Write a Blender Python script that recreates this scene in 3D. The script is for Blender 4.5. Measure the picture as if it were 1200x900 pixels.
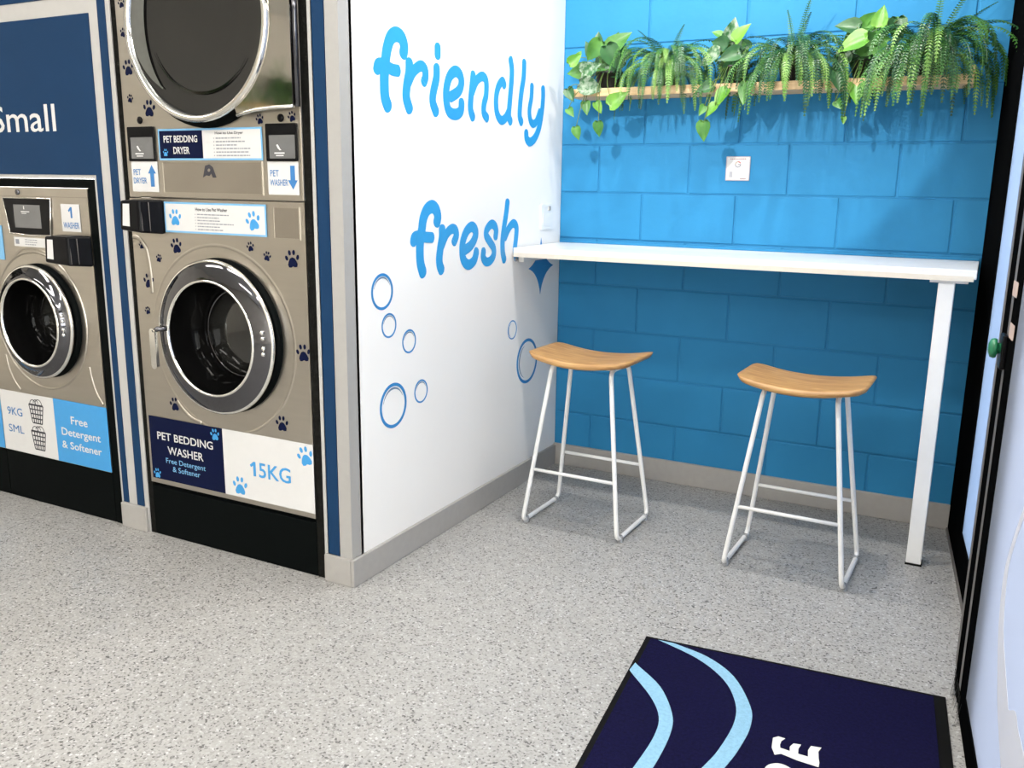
import bpy, bmesh, math, random
from mathutils import Vector, Matrix

# ------------------------------------------------------------------ scene, camera, light
for o in list(bpy.data.objects):
    bpy.data.objects.remove(o, do_unlink=True)
SC = bpy.context.scene
COL = SC.collection
SC.view_settings.view_transform = 'Standard'
SC.view_settings.look = 'None'
SC.view_settings.gamma = 1.0
SC.view_settings.exposure = 0.28
SC.view_settings.use_curve_mapping = False

cam_data = bpy.data.cameras.new('camera')
cam_data.sensor_fit = 'HORIZONTAL'
cam_data.sensor_width = 36.0
cam_data.lens = 1043.298 * 36.0 / 1200.0
cam_data.clip_start = 0.02
cam = bpy.data.objects.new('camera', cam_data)
COL.objects.link(cam)
RX = Vector((0.88487806, 0.46561999, 0.01374211))
RY = Vector((0.11342358, -0.1867531, -0.97583727))
RZ = Vector((-0.45180295, 0.86505567, -0.21806601))
m = Matrix.Identity(4)
for i in range(3):
    m[i][0] = RX[i]; m[i][1] = -RY[i]; m[i][2] = -RZ[i]
m[0][3], m[1][3], m[2][3] = 1.69361549, -3.68433315, 1.28297629
cam.matrix_world = m
SC.camera = cam

world = bpy.data.worlds.new('world')
SC.world = world
world.use_nodes = True
bg = world.node_tree.nodes['Background']
bg.inputs[0].default_value = (1.0, 0.975, 0.94, 1)
bg.inputs[1].default_value = 9.0


def add_light(name, kind, loc, energy, color=(1, 1, 1), target=None, **kw):
    d = bpy.data.lights.new(name, kind)
    d.energy = energy
    d.color = color
    for k, v in kw.items():
        setattr(d, k, v)
    o = bpy.data.objects.new(name, d)
    COL.objects.link(o)
    o.location = loc
    if target is not None:
        o.rotation_euler = (Vector(target) - Vector(loc)).to_track_quat('-Z', 'Y').to_euler()
    return o


WARM = (1.0, 0.95, 0.88)
NEUT = (1.0, 0.965, 0.915)
CEIL = 2.75
# recessed downlights above the counter and the ceiling panels of the room
DOWN = [(0.50, -0.80), (1.15, -0.80)]
for x, y in DOWN:
    add_light('downlight_lamp', 'SPOT', (x, y, CEIL - 0.03), 45, NEUT, target=(x, y, 0),
              spot_size=math.radians(150), spot_blend=0.6, shadow_soft_size=0.03)
PANELS = [(-0.9, -3.0, 20), (1.10, -2.1, 27), (-2.4, -3.0, 20), (-0.9, -4.8, 26), (0.9, -4.4, 34)]  # the one nearest the glass door is added to brighten the white wall
for x, y, pw in PANELS:
    add_light('panel_lamp', 'AREA', (x, y, CEIL - 0.025), pw, WARM, target=(x, y, 0),
              shape='RECTANGLE', size=1.15, size_y=0.28)
SPOT = (0.14, -2.45, 2.60)
SPOT_AIM = (0.524, 0, 2.058)
add_light('wall_spot_lamp', 'SPOT', SPOT, 170, NEUT, target=SPOT_AIM,
          spot_size=math.radians(44.7), spot_blend=0.02, shadow_soft_size=0.025)

# ------------------------------------------------------------------ materials
MATS = {}


def nt(name):
    mt = bpy.data.materials.new(name)
    mt.use_nodes = True
    b = mt.node_tree.nodes['Principled BSDF']
    MATS[name] = mt
    return mt, mt.node_tree, b


def S(b, k, v):
    if k in b.inputs:
        b.inputs[k].default_value = v


def mat(name, col, rough=0.5, metal=0.0, spec=0.5, noise=0.0, nscale=40.0, bump=0.0, bscale=200.0, coat=0.0, stretch=None):
    mt, t, b = nt(name)
    S(b, 'Base Color', (*col, 1)); S(b, 'Roughness', rough); S(b, 'Metallic', metal)
    S(b, 'Specular IOR Level', spec); S(b, 'Coat Weight', coat)
    N, L = t.nodes, t.links
    if noise or bump:
        tc = N.new('ShaderNodeTexCoord')
        mp = N.new('ShaderNodeMapping')
        L.new(tc.outputs['Object'], mp.inputs[0])
        if stretch:
            mp.inputs['Scale'].default_value = stretch
    if noise:
        n = N.new('ShaderNodeTexNoise'); n.inputs['Scale'].default_value = nscale; n.inputs['Detail'].default_value = 4
        L.new(mp.outputs[0], n.inputs['Vector'])
        r = N.new('ShaderNodeValToRGB')
        r.color_ramp.elements[0].position = 0.3; r.color_ramp.elements[1].position = 0.7
        r.color_ramp.elements[0].color = (*[max(0, c * (1 - noise)) for c in col], 1)
        r.color_ramp.elements[1].color = (*[min(1, c * (1 + noise)) for c in col], 1)
        L.new(n.outputs[0], r.inputs[0]); L.new(r.outputs[0], b.inputs['Base Color'])
    if bump:
        n2 = N.new('ShaderNodeTexNoise'); n2.inputs['Scale'].default_value = bscale; n2.inputs['Detail'].default_value = 3
        L.new(mp.outputs[0], n2.inputs['Vector'])
        bp = N.new('ShaderNodeBump'); bp.inputs['Strength'].default_value = bump; bp.inputs['Distance'].default_value = 0.004
        L.new(n2.outputs[0], bp.inputs['Height']); L.new(bp.outputs[0], b.inputs['Normal'])
    return mt


def srgb(r, g, b):
    f = lambda c: (c / 255 / 12.92) if c / 255 <= 0.04045 else ((c / 255 + 0.055) / 1.055) ** 2.4
    return (f(r), f(g), f(b))


BLUE_PAINT = mat('blue_block_paint', (0.028, 0.205, 0.415), 0.5, spec=0.12, noise=0.05, nscale=5, bump=0.25, bscale=30)
BLUE_JOINT = mat('blue_joint_paint', (0.026, 0.192, 0.39), 0.5, spec=0.12)
WHITE_WALL = mat('white_wall_paint', (0.86, 0.84, 0.815), 0.5, noise=0.01, nscale=3)
CEIL_M = mat('ceiling_paint', (0.85, 0.85, 0.84), 0.7, noise=0.01)
BEIGE_WALL = mat('beige_wall_paint', (0.74, 0.69, 0.61), 0.6, noise=0.05, nscale=4)
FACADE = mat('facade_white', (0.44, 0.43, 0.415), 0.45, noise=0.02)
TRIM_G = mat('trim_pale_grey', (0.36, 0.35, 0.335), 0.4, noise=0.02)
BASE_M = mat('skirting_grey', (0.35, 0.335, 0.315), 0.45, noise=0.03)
PANEL_B = mat('panel_navy_blue', (0.011, 0.038, 0.095), 0.45, spec=0.06, noise=0.03, nscale=8)
NAVY = mat('label_navy', (0.004, 0.007, 0.032), 0.45, spec=0.06, noise=0.02)
LBLUE = mat('label_sky_blue', (0.045, 0.28, 0.60), 0.4, noise=0.02)
PALEB = mat('label_pale_blue', (0.17, 0.41, 0.66), 0.4, noise=0.02)
LWHITE = mat('label_white', (0.61, 0.605, 0.60), 0.4, noise=0.01)
TXT_MID = mat('print_mid_blue', (0.035, 0.17, 0.42), 0.5, noise=0.02)
TXT_DARK = mat('print_dark', (0.03, 0.03, 0.04), 0.6, noise=0.02)
TXT_GREY = mat('print_grey', (0.25, 0.26, 0.29), 0.6, noise=0.02)
VINYL = mat('vinyl_sky_blue', (0.03, 0.31, 0.66), 0.4, noise=0.02)
VINYL_D = mat('vinyl_ring_blue', (0.03, 0.22, 0.52), 0.4, noise=0.02)
VINYL_S = mat('vinyl_ring_shade', (0.16, 0.23, 0.33), 0.4, noise=0.02)
BLACK = mat('black_plastic', (0.004, 0.004, 0.005), 0.3, spec=0.12, noise=0.1)
KICK = mat('black_kick', (0.0025, 0.0035, 0.0035), 0.5, spec=0.03, noise=0.1)
FOAM = mat('black_foam', (0.007, 0.007, 0.006), 0.9, spec=0.1, noise=0.4, nscale=60, bump=0.6, bscale=140)
FRAME_B = mat('black_aluminium', (0.003, 0.0033, 0.0036), 0.5, spec=0.0, noise=0.1)
CHANNEL = mat('brushed_channel', (0.13, 0.12, 0.115), 0.5, metal=0.0, spec=0.3, noise=0.05)
STEEL = mat('brushed_steel', (0.50, 0.465, 0.41), 0.33, metal=1.0, noise=0.03, nscale=6, bump=0.02, bscale=120, stretch=(1, 1, 8))
STEEL_D = mat('steel_inset', (0.40, 0.365, 0.32), 0.34, metal=1.0, noise=0.04, nscale=6)
CHROME = mat('chrome', (0.13, 0.13, 0.142), 0.07, metal=1.0, noise=0.02)
MIRROR = mat('polished_steel', (0.66, 0.63, 0.58), 0.05, metal=1.0, noise=0.02, nscale=3)
RIM = mat('bright_rim', (0.85, 0.84, 0.80), 0.12, metal=1.0, noise=0.02)
SCREEN = mat('screen_glass', (0.14, 0.14, 0.14), 0.15, noise=0.1, nscale=8)
BOWL = mat('dark_glass', (0.003, 0.003, 0.003), 0.05, spec=0.5, noise=0.1)
BOWL2 = mat('dark_glass_inner', (0.012, 0.012, 0.011), 0.06, spec=0.8, noise=0.2, nscale=9)
DRYGL = mat('dryer_glass', (0.008, 0.008, 0.008), 0.03, spec=0.7, noise=0.1, coat=0.1)
DRUM = mat('drum_grey', (0.085, 0.088, 0.078), 0.3, spec=0.8, noise=0.1)
COUNTER = mat('counter_white', (0.80, 0.80, 0.80), 0.3, noise=0.01)
EDGE = mat('counter_cream_edge', (0.74, 0.69, 0.60), 0.4, noise=0.04, nscale=30)
PWHITE = mat('powdercoat_white', (0.82, 0.82, 0.81), 0.35, noise=0.01)
GLIDE = mat('clear_glide', (0.35, 0.36, 0.37), 0.25, noise=0.05)
POT = mat('pot_black', (0.015, 0.014, 0.013), 0.5, noise=0.2)
SOIL = mat('potting_soil', (0.03, 0.02, 0.012), 0.9, noise=0.4, nscale=80)
STEM = mat('plant_stem', (0.10, 0.16, 0.03), 0.5, noise=0.2)
RUBBER = mat('mat_rubber', (0.005, 0.005, 0.005), 0.7, spec=0.08, noise=0.1)
GREEN = mat('green_button', (0.015, 0.17, 0.075), 0.35, noise=0.05)
SKIN_ST = mat('beige_sticker', (0.55, 0.42, 0.36), 0.5, noise=0.05)
LAMP_M = mat('lamp_trim', (0.8, 0.8, 0.8), 0.4, noise=0.02)
PAVE = mat('pavement', (0.42, 0.43, 0.46), 0.8, noise=0.1, nscale=6)
RED = mat('print_red', (0.45, 0.08, 0.07), 0.5, noise=0.02)


def wood(name, c1, c2, axis_scale, rough=0.4):
    mt, t, b = nt(name)
    N, L = t.nodes, t.links
    tc = N.new('ShaderNodeTexCoord'); mp = N.new('ShaderNodeMapping')
    mp.inputs['Scale'].default_value = axis_scale
    L.new(tc.outputs['Object'], mp.inputs[0])
    n = N.new('ShaderNodeTexNoise'); n.inputs['Scale'].default_value = 6; n.inputs['Detail'].default_value = 6
    n.inputs['Distortion'].default_value = 0.6
    L.new(mp.outputs[0], n.inputs['Vector'])
    r = N.new('ShaderNodeValToRGB')
    r.color_ramp.elements[0].position = 0.32; r.color_ramp.elements[1].position = 0.68
    r.color_ramp.elements[0].color = (*c1, 1); r.color_ramp.elements[1].color = (*c2, 1)
    L.new(n.outputs[0], r.inputs[0]); L.new(r.outputs[0], b.inputs['Base Color'])
    S(b, 'Roughness', rough)
    return mt


SEATW = wood('seat_timber', (0.33, 0.165, 0.055), (0.56, 0.33, 0.13), (1.2, 11, 11), 0.38)
SHELFW = wood('shelf_timber', (0.50, 0.32, 0.15), (0.72, 0.52, 0.29), (1.2, 9, 9), 0.5)


def terrazzo():
    mt, t, b = nt('flake_floor')
    N, L = t.nodes, t.links
    tc = N.new('ShaderNodeTexCoord')
    v = N.new('ShaderNodeTexVoronoi'); v.inputs['Scale'].default_value = 200
    L.new(tc.outputs['Object'], v.inputs['Vector'])
    r = N.new('ShaderNodeValToRGB'); r.color_ramp.interpolation = 'CONSTANT'
    e = r.color_ramp.elements
    base = (0.44, 0.43, 0.41)
    e[0].position = 0; e[0].color = (0.13, 0.125, 0.12, 1)
    e[1].position = 0.05; e[1].color = (0.25, 0.245, 0.235, 1)
    for p, c in ((0.13, (0.38, 0.37, 0.355)), (0.30, base), (0.65, (0.475, 0.465, 0.445)), (0.88, (0.53, 0.525, 0.51)), (0.97, (0.66, 0.66, 0.65))):
        q = e.new(p); q.color = (*c, 1)
    sep = N.new('ShaderNodeSeparateColor')
    L.new(v.outputs['Color'], sep.inputs[0]); L.new(sep.outputs[0], r.inputs[0])
    n = N.new('ShaderNodeTexNoise'); n.inputs['Scale'].default_value = 2.2; n.inputs['Detail'].default_value = 5
    L.new(tc.outputs['Object'], n.inputs['Vector'])
    mr = N.new('ShaderNodeMapRange'); mr.inputs[3].default_value = 0.72; mr.inputs[4].default_value = 0.84
    L.new(n.outputs[0], mr.inputs[0])
    mx = N.new('ShaderNodeMix'); mx.data_type = 'RGBA'; mx.blend_type = 'MULTIPLY'; mx.inputs[0].default_value = 1
    L.new(r.outputs[0], mx.inputs[6]); L.new(mr.outputs[0], mx.inputs[7])
    L.new(mx.outputs[2], b.inputs['Base Color'])
    S(b, 'Roughness', 0.42)
    return mt


FLOOR_M = terrazzo()


def carpet(name, col, nz=0.35):
    return mat(name, col, 0.95, spec=0.1, noise=nz, nscale=120, bump=0.6, bscale=400)


CARPET = carpet('mat_navy_pile', (0.0045, 0.004, 0.029))
CARPET_L = carpet('mat_light_blue_pile', (0.25, 0.46, 0.62), 0.10)
CARPET_W = mat('mat_white_pile', (0.72, 0.72, 0.66), 0.95, spec=0.1, noise=0.06, nscale=120)


def film(name, col, tr):
    mt = bpy.data.materials.new(name); mt.use_nodes = True
    t = mt.node_tree; N, L = t.nodes, t.links
    N.clear()
    out = N.new('ShaderNodeOutputMaterial'); mix = N.new('ShaderNodeMixShader')
    d = N.new('ShaderNodeBsdfDiffuse'); tl = N.new('ShaderNodeBsdfTranslucent')
    tc = N.new('ShaderNodeTexCoord'); n = N.new('ShaderNodeTexNoise'); n.inputs['Scale'].default_value = 3
    r = N.new('ShaderNodeValToRGB')
    r.color_ramp.elements[0].color = (*[c * 0.95 for c in col], 1); r.color_ramp.elements[1].color = (*col, 1)
    L.new(tc.outputs['Object'], n.inputs['Vector']); L.new(n.outputs[0], r.inputs[0])
    L.new(r.outputs[0], d.inputs[0]); L.new(r.outputs[0], tl.inputs[0])
    mix.inputs[0].default_value = tr
    L.new(d.outputs[0], mix.inputs[1]); L.new(tl.outputs[0], mix.inputs[2]); L.new(mix.outputs[0], out.inputs[0])
    return mt


FROST = film('frosted_film', (0.40, 0.435, 0.51), 0.6)
FROST_D = film('frosted_film_side', (0.35, 0.43, 0.55), 0.55)
def clear_glass(name):
    mt = bpy.data.materials.new(name); mt.use_nodes = True
    t = mt.node_tree; N, L = t.nodes, t.links
    N.clear()
    out = N.new('ShaderNodeOutputMaterial'); mix = N.new('ShaderNodeMixShader')
    tr = N.new('ShaderNodeBsdfTransparent'); gl = N.new('ShaderNodeBsdfGlossy')
    tr.inputs[0].default_value = (0.93, 0.95, 0.95, 1); gl.inputs['Roughness'].default_value = 0.02
    mix.inputs[0].default_value = 0.08
    L.new(tr.outputs[0], mix.inputs[1]); L.new(gl.outputs[0], mix.inputs[2]); L.new(mix.outputs[0], out.inputs[0])
    return mt


CLEAR = clear_glass('clear_glass')
SWOOSH = film('white_vinyl', (0.78, 0.78, 0.80), 0.4)


def leafmat(name, c1, c2, scale=18, stripes=False):
    mt, t, b = nt(name)
    N, L = t.nodes, t.links
    tc = N.new('ShaderNodeTexCoord'); n = N.new('ShaderNodeTexNoise')
    n.inputs['Scale'].default_value = scale; n.inputs['Detail'].default_value = 3
    L.new(tc.outputs['Object'], n.inputs['Vector'])
    r = N.new('ShaderNodeValToRGB')
    r.color_ramp.elements[0].position = 0.40; r.color_ramp.elements[1].position = 0.60
    r.color_ramp.elements[0].color = (*c1, 1); r.color_ramp.elements[1].color = (*c2, 1)
    L.new(n.outputs[0], r.inputs[0]); L.new(r.outputs[0], b.inputs['Base Color'])
    S(b, 'Roughness', 0.38); S(b, 'Specular IOR Level', 0.5)
    return mt


LEAF_D = leafmat('leaf_dark', (0.018, 0.075, 0.022), (0.035, 0.12, 0.035))
LEAF_M = leafmat('leaf_mid', (0.045, 0.16, 0.025), (0.085, 0.24, 0.04))
LEAF_L = leafmat('leaf_light', (0.085, 0.24, 0.025), (0.14, 0.32, 0.04))
LEAF_V = leafmat('leaf_variegated', (0.03, 0.12, 0.035), (0.27, 0.35, 0.25), 60)
FERN_A = leafmat('fern_mid', (0.03, 0.12, 0.02), (0.07, 0.20, 0.035))
FERN_B = leafmat('fern_light', (0.10, 0.24, 0.035), (0.20, 0.36, 0.08))
FERN_C = leafmat('fern_dark', (0.012, 0.06, 0.018), (0.03, 0.11, 0.03))

# ------------------------------------------------------------------ builders
ORG = {}


def root(name, loc, label, cat, group=None):
    o = bpy.data.objects.new(name, None)
    o.empty_display_size = 0.05
    COL.objects.link(o)
    o.location = loc
    ORG[o] = Vector(loc)
    tag(o, label, cat, group)
    return o


def tag(o, label, cat=None, group=None):
    o['label'] = label
    if cat:
        o['category'] = cat
    if group:
        o['group'] = group
    return o


def obj(name, verts, faces, mt, parent=None, smooth=False, label=None, struct=False, fix=True):
    vs = [Vector(v) for v in verts]
    if parent is not None:
        org = ORG[parent]
    else:
        org = Vector(((min(v.x for v in vs) + max(v.x for v in vs)) / 2,
                      (min(v.y for v in vs) + max(v.y for v in vs)) / 2, min(v.z for v in vs)))
    me = bpy.data.meshes.new(name)
    me.from_pydata([v - org for v in vs], [], faces)
    if fix:
        bm = bmesh.new(); bm.from_mesh(me)
        bmesh.ops.recalc_face_normals(bm, faces=bm.faces)
        bm.to_mesh(me); bm.free()
    if smooth:
        for p in me.polygons:
            p.use_smooth = True
    me.materials.append(mt)
    o = bpy.data.objects.new(name, me)
    COL.objects.link(o)
    ORG[o] = org
    if parent is not None:
        o.parent = parent
    else:
        o.location = org
    if label:
        o['label'] = label
    if struct:
        o['kind'] = 'structure'
    return o


def boxgeo(x0, x1, y0, y1, z0, z1, bev=0.0, seg=2):
    bm = bmesh.new()
    bmesh.ops.create_cube(bm, size=1)
    for v in bm.verts:
        v.co = Vector(((x0 + x1) / 2 + v.co.x * (x1 - x0), (y0 + y1) / 2 + v.co.y * (y1 - y0), (z0 + z1) / 2 + v.co.z * (z1 - z0)))
    if bev:
        bmesh.ops.bevel(bm, geom=bm.edges[:], offset=bev, segments=seg, affect='EDGES', profile=0.5)
    bm.verts.index_update()
    r = [v.co.copy() for v in bm.verts], [[v.index for v in f.verts] for f in bm.faces]
    bm.free()
    return r


def box(name, x0, x1, y0, y1, z0, z1, mt, parent=None, bev=0.0, seg=2, xf=None, **kw):
    v, f = boxgeo(x0, x1, y0, y1, z0, z1, bev, seg)
    if xf:
        v = [xf(*p) for p in v]
    return obj(name, v, f, mt, parent, **kw)


def multibox(name, boxes, mt, parent=None, bev=0.0, **kw):
    V, F = [], []
    for b in boxes:
        v, f = boxgeo(*b, bev)
        F += [[i + len(V) for i in q] for q in f]
        V += v
    return obj(name, V, F, mt, parent, **kw)


D = 1.538
FAC = lambda u, v, o: Vector((u, -D - o, v))
WHT = lambda u, v, o: Vector((o, u, v))
FLR = lambda u, v, o: Vector((u, v, o))
BLU = lambda u, v, o: Vector((u, -o, v))
SO = Vector((1.69, 0, 0)); SD = Vector((0.1, -1, 0)) / 1.00498756; SN = Vector((-1, -0.1, 0)) / 1.00498756
SFR = lambda s, z, o: SO + SD * s + SN * o + Vector((0, 0, z))
SXF = lambda x, y, z: SFR(x, z, y)      # box space (s, offset, z)


def flat(name, polys, pl, off, th, mt, parent=None, **kw):
    V, F = [], []
    for P in polys:
        n = len(P); b = len(V)
        V += [pl(u, v, off + th) for u, v in P] + [pl(u, v, off) for u, v in P]
        F.append(list(range(b, b + n)))
        F += [[b + i, b + (i + 1) % n, b + n + (i + 1) % n, b + n + i] for i in range(n)]
    return obj(name, V, F, mt, parent, **kw)


def rect(x0, x1, z0, z1):
    return [(x0, z0), (x1, z0), (x1, z1), (x0, z1)]


def rrect(x0, x1, z0, z1, r, n=5):
    P = []
    for cx, cz, a in ((x1 - r, z0 + r, -90), (x1 - r, z1 - r, 0), (x0 + r, z1 - r, 90), (x0 + r, z0 + r, 180)):
        for i in range(n + 1):
            t = math.radians(a + 90 * i / n)
            P.append((cx + r * math.cos(t), cz + r * math.sin(t)))
    return P


def ell(cx, cz, rx, rz, rot=0, n=18):
    c, s = math.cos(rot), math.sin(rot)
    return [(cx + rx * math.cos(t) * c - rz * math.sin(t) * s, cz + rx * math.cos(t) * s + rz * math.sin(t) * c)
            for t in (2 * math.pi * i / n for i in range(n))]


def ringband(name, cx, cz, r0, r1, pl, off, th, mt, parent=None, a0=0, a1=360, n=48, taper=False, **kw):
    V, F = [], []
    full = abs(a1 - a0) >= 360
    m_ = n if full else n + 1
    for i in range(m_):
        t = math.radians(a0 + (a1 - a0) * i / n)
        k = 1.0
        if taper:
            k = max(0.08, math.sin(math.pi * i / n))
        rm, hw = (r0 + r1) / 2, (r1 - r0) / 2 * k
        for r, o in ((rm - hw, off), (rm - hw, off + th), (rm + hw, off + th), (rm + hw, off)):
            V.append(pl(cx + r * math.cos(t), cz + r * math.sin(t), o))
    for i in range(n if full else n):
        a, b = 4 * i, 4 * ((i + 1) % m_)
        for q in range(3):
            F.append([a + q, a + q + 1, b + q + 1, b + q])
    return obj(name, V, F, mt, parent, **kw)


def lathe(name, cx, cz, prof, mt, parent=None, n=64, pl=FAC, cap=True, smooth=True, **kw):
    V, F = [], []
    for r, o in prof:
        for i in range(n):
            t = 2 * math.pi * i / n
            V.append(pl(cx + r * math.cos(t), cz + r * math.sin(t), o))
    for j in range(len(prof) - 1):
        for i in range(n):
            F.append([j * n + i, j * n + (i + 1) % n, (j + 1) * n + (i + 1) % n, (j + 1) * n + i])
    if cap:
        F.append([(len(prof) - 1) * n + i for i in range(n)])
    return obj(name, V, F, mt, parent, smooth=smooth, **kw)


def catmull(P, k=6, closed=False):
    P = [Vector(p) for p in P]
    n = len(P); R = []
    rng = range(n if closed else n - 1)
    for i in rng:
        if closed:
            a, b, c, d = P[i - 1], P[i], P[(i + 1) % n], P[(i + 2) % n]
        else:
            a, b, c, d = P[max(i - 1, 0)], P[i], P[i + 1], P[min(i + 2, n - 1)]
        for j in range(k):
            t = j / k
            R.append(0.5 * ((2 * b) + (c - a) * t + (2 * a - 5 * b + 4 * c - d) * t * t + (3 * b - a - 3 * c + d) * t ** 3))
    if not closed:
        R.append(P[-1])
    return R


def tubegeo(P, r, n=8, closed=False, taper=None):
    P = [Vector(p) for p in P]
    m_ = len(P); V, F = [], []
    prev = None
    for i, p in enumerate(P):
        if closed:
            t = (P[(i + 1) % m_] - P[i - 1]).normalized()
        else:
            t = (P[min(i + 1, m_ - 1)] - P[max(i - 1, 0)]).normalized()
        if prev is None:
            a = Vector((0, 0, 1)) if abs(t.z) < 0.9 else Vector((1, 0, 0))
            u = t.cross(a).normalized()
        else:
            u = (prev - t * prev.dot(t)).normalized()
        prev = u
        w = t.cross(u)
        rr = r if taper is None else r * (1 + (taper - 1) * i / (m_ - 1))
        V += [p + (u * math.cos(2 * math.pi * q / n) + w * math.sin(2 * math.pi * q / n)) * rr for q in range(n)]
    for i in range(m_ if closed else m_ - 1):
        b = (i + 1) % m_
        for q in range(n):
            F.append([i * n + q, i * n + (q + 1) % n, b * n + (q + 1) % n, b * n + q])
    if not closed:
        F.append(list(range(n))); F.append([(m_ - 1) * n + q for q in range(n)])
    return V, F


def tube(name, P, r, mt, parent=None, n=8, closed=False, taper=None, **kw):
    V, F = tubegeo(P, r, n, closed, taper)
    return obj(name, V, F, mt, parent, smooth=True, **kw)


def rounded(P, r, closed=True, k=5):
    P = [Vector(p) for p in P]; n = len(P); R = []
    for i in range(n):
        if not closed and i in (0, n - 1):
            R.append(P[i]); continue
        a, b, c = P[i - 1], P[i], P[(i + 1) % n]
        p0 = b + (a - b).normalized() * r; p1 = b + (c - b).normalized() * r
        for j in range(k + 1):
            t = j / k
            R.append(p0 * (1 - t) ** 2 + b * 2 * t * (1 - t) + p1 * t * t)
    return R


def strokes(name, stl, pl, off, th, mt, parent=None):
    """brush strokes with round ends: one letter, one mesh"""
    V, F = [], []
    for si, (w, pts) in enumerate(stl):
        P = [Vector((a, b, 0)) for a, b in pts]
        P = catmull(P, 6)
        h = w * 0.405
        top = off + th + si * 0.0002
        L_, R_ = [], []
        for i, p in enumerate(P):
            t = (P[min(i + 1, len(P) - 1)] - P[max(i - 1, 0)]).normalized()
            nn = Vector((-t.y, t.x, 0))
            L_.append(p + nn * h); R_.append(p - nn * h)
        t0 = (P[1] - P[0]).normalized(); t1 = (P[-1] - P[-2]).normalized()
        n0 = Vector((-t0.y, t0.x, 0)); n1 = Vector((-t1.y, t1.x, 0))
        # body strip
        b = len(V)
        for i, (l, r) in enumerate(zip(L_, R_)):
            tp = top + i * 0.000012
            V += [pl(l.x, l.y, off), pl(l.x, l.y, tp), pl(r.x, r.y, tp), pl(r.x, r.y, off)]
        for i in range(len(P) - 1):
            for q in range(3):
                F.append([b + 4 * i + q, b + 4 * i + q + 1, b + 4 * i + 5 + q, b + 4 * i + 4 + q])
        for c, nn, tt in ((P[0], n0, -t0), (P[-1], n1, t1)):
            arc = [c + nn * h * math.cos(math.pi * j / 8) + tt * h * 0.8 * math.sin(math.pi * j / 8) for j in range(9)]
            b = len(V)
            V += [pl(a.x, a.y, top) for a in arc] + [pl(a.x, a.y, off) for a in arc]
            F.append(list(range(b, b + 9)))
            F += [[b + j, b + j + 1, b + 10 + j, b + 9 + j] for j in range(8)]
    return obj(name, V, F, mt, parent)


def text(name, body, x0, x1, z0, z1, pl, off, mt, parent, bold=0.012, th=0.0006, rot=None, keep=False):
    """lettering fitted to a box in the plane pl"""
    cu = bpy.data.curves.new(name, 'FONT')
    cu.body = body; cu.offset = bold; cu.resolution_u = 3
    cu.align_x = 'CENTER'
    t = bpy.data.objects.new(name, cu)
    COL.objects.link(t)
    dg = bpy.context.evaluated_depsgraph_get()
    me = bpy.data.meshes.new_from_object(t.evaluated_get(dg))
    bpy.data.objects.remove(t, do_unlink=True)
    vs = [v.co.copy() for v in me.vertices]
    fs = [list(p.vertices) for p in me.polygons]
    bpy.data.meshes.remove(me)
    a0, a1 = min(v.x for v in vs), max(v.x for v in vs)
    b0, b1 = min(v.y for v in vs), max(v.y for v in vs)
    P = []
    for v in vs:
        u = x0 + (v.x - a0) / (a1 - a0) * (x1 - x0)
        w = z0 + (v.y - b0) / (b1 - b0) * (z1 - z0)
        P.append(pl(u, w, off + th))
    return obj(name, P, fs, mt, parent, fix=False)


def paw(name, cx, cz, s, pl, off, mt, parent, rot=0.0):
    """paw print, s = overall size"""
    k = s / 2.0
    pad = [(0.0, 0.12), (0.28, 0.02), (0.50, -0.30), (0.62, -0.60), (0.52, -0.86), (0.25, -0.90), (0.0, -0.78),
           (-0.25, -0.90), (-0.52, -0.86), (-0.62, -0.60), (-0.50, -0.30), (-0.28, 0.02)]
    polys = [pad] + [ell(a, b, 0.17, 0.27, r, 12) for a, b, r in ((-0.72, 0.08, 0.35), (-0.27, 0.58, 0.12), (0.27, 0.58, -0.12), (0.72, 0.08, -0.35))]
    c, s_ = math.cos(rot), math.sin(rot)
    polys = [[(cx + (a * c - b * s_) * k, cz + (a * s_ + b * c) * k) for a, b in P] for P in polys]
    return flat(name, polys, pl, off, 0.0006, mt, parent)


def copy_tree(o, parent=None):
    c = o.copy(); COL.objects.link(c)
    if parent is not None:
        c.parent = parent
    for ch in list(o.children):
        copy_tree(ch, c)
    return c



def cabinet(name, x0, x1, z0, z1, cx, cz, r, mt, parent, depth=0.62):
    """steel cabinet whose front has a round opening"""
    y0, y1 = -D, -D + depth
    n = 64
    V = [FAC(cx + r * math.cos(2 * math.pi * i / n), cz + r * math.sin(2 * math.pi * i / n), 0) for i in range(n)]
    V2 = []
    for i in range(n):
        c, s = math.cos(2 * math.pi * i / n), math.sin(2 * math.pi * i / n)
        t = min(((x1 - cx) / c) if c > 1e-6 else ((x0 - cx) / c if c < -1e-6 else 1e9), ((z1 - cz) / s) if s > 1e-6 else ((z0 - cz) / s if s < -1e-6 else 1e9))
        V2.append(FAC(cx + t * c, cz + t * s, 0))
    V += V2
    F = [[i, (i + 1) % n, n + (i + 1) % n, n + i] for i in range(n)]
    # corner fillers
    b = len(V)
    cr = [(x1, z1), (x0, z1), (x0, z0), (x1, z0)]
    V += [FAC(a, q, 0) for a, q in cr] + [Vector((a, y1, q)) for a, q in cr]
    for k, (a, q) in enumerate(cr):
        for i in range(n):
            p, p2 = V2[i], V2[(i + 1) % n]
            if abs(p.x - p2.x) > 1e-5 and abs(p.z - p2.z) > 1e-5:
                if abs(min(abs(p.x - a), abs(p2.x - a))) < 1e-5 and min(abs(p.z - q), abs(p2.z - q)) < 1e-5:
                    F.append([n + i, n + (i + 1) % n, b + k])
    for k in range(4):
        k2 = (k + 1) % 4
        F.append([b + k, b + k2, b + 4 + k2, b + 4 + k])
    F.append([b + 4, b + 5, b + 6, b + 7])
    return obj(name, V, F, mt, parent)
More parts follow.
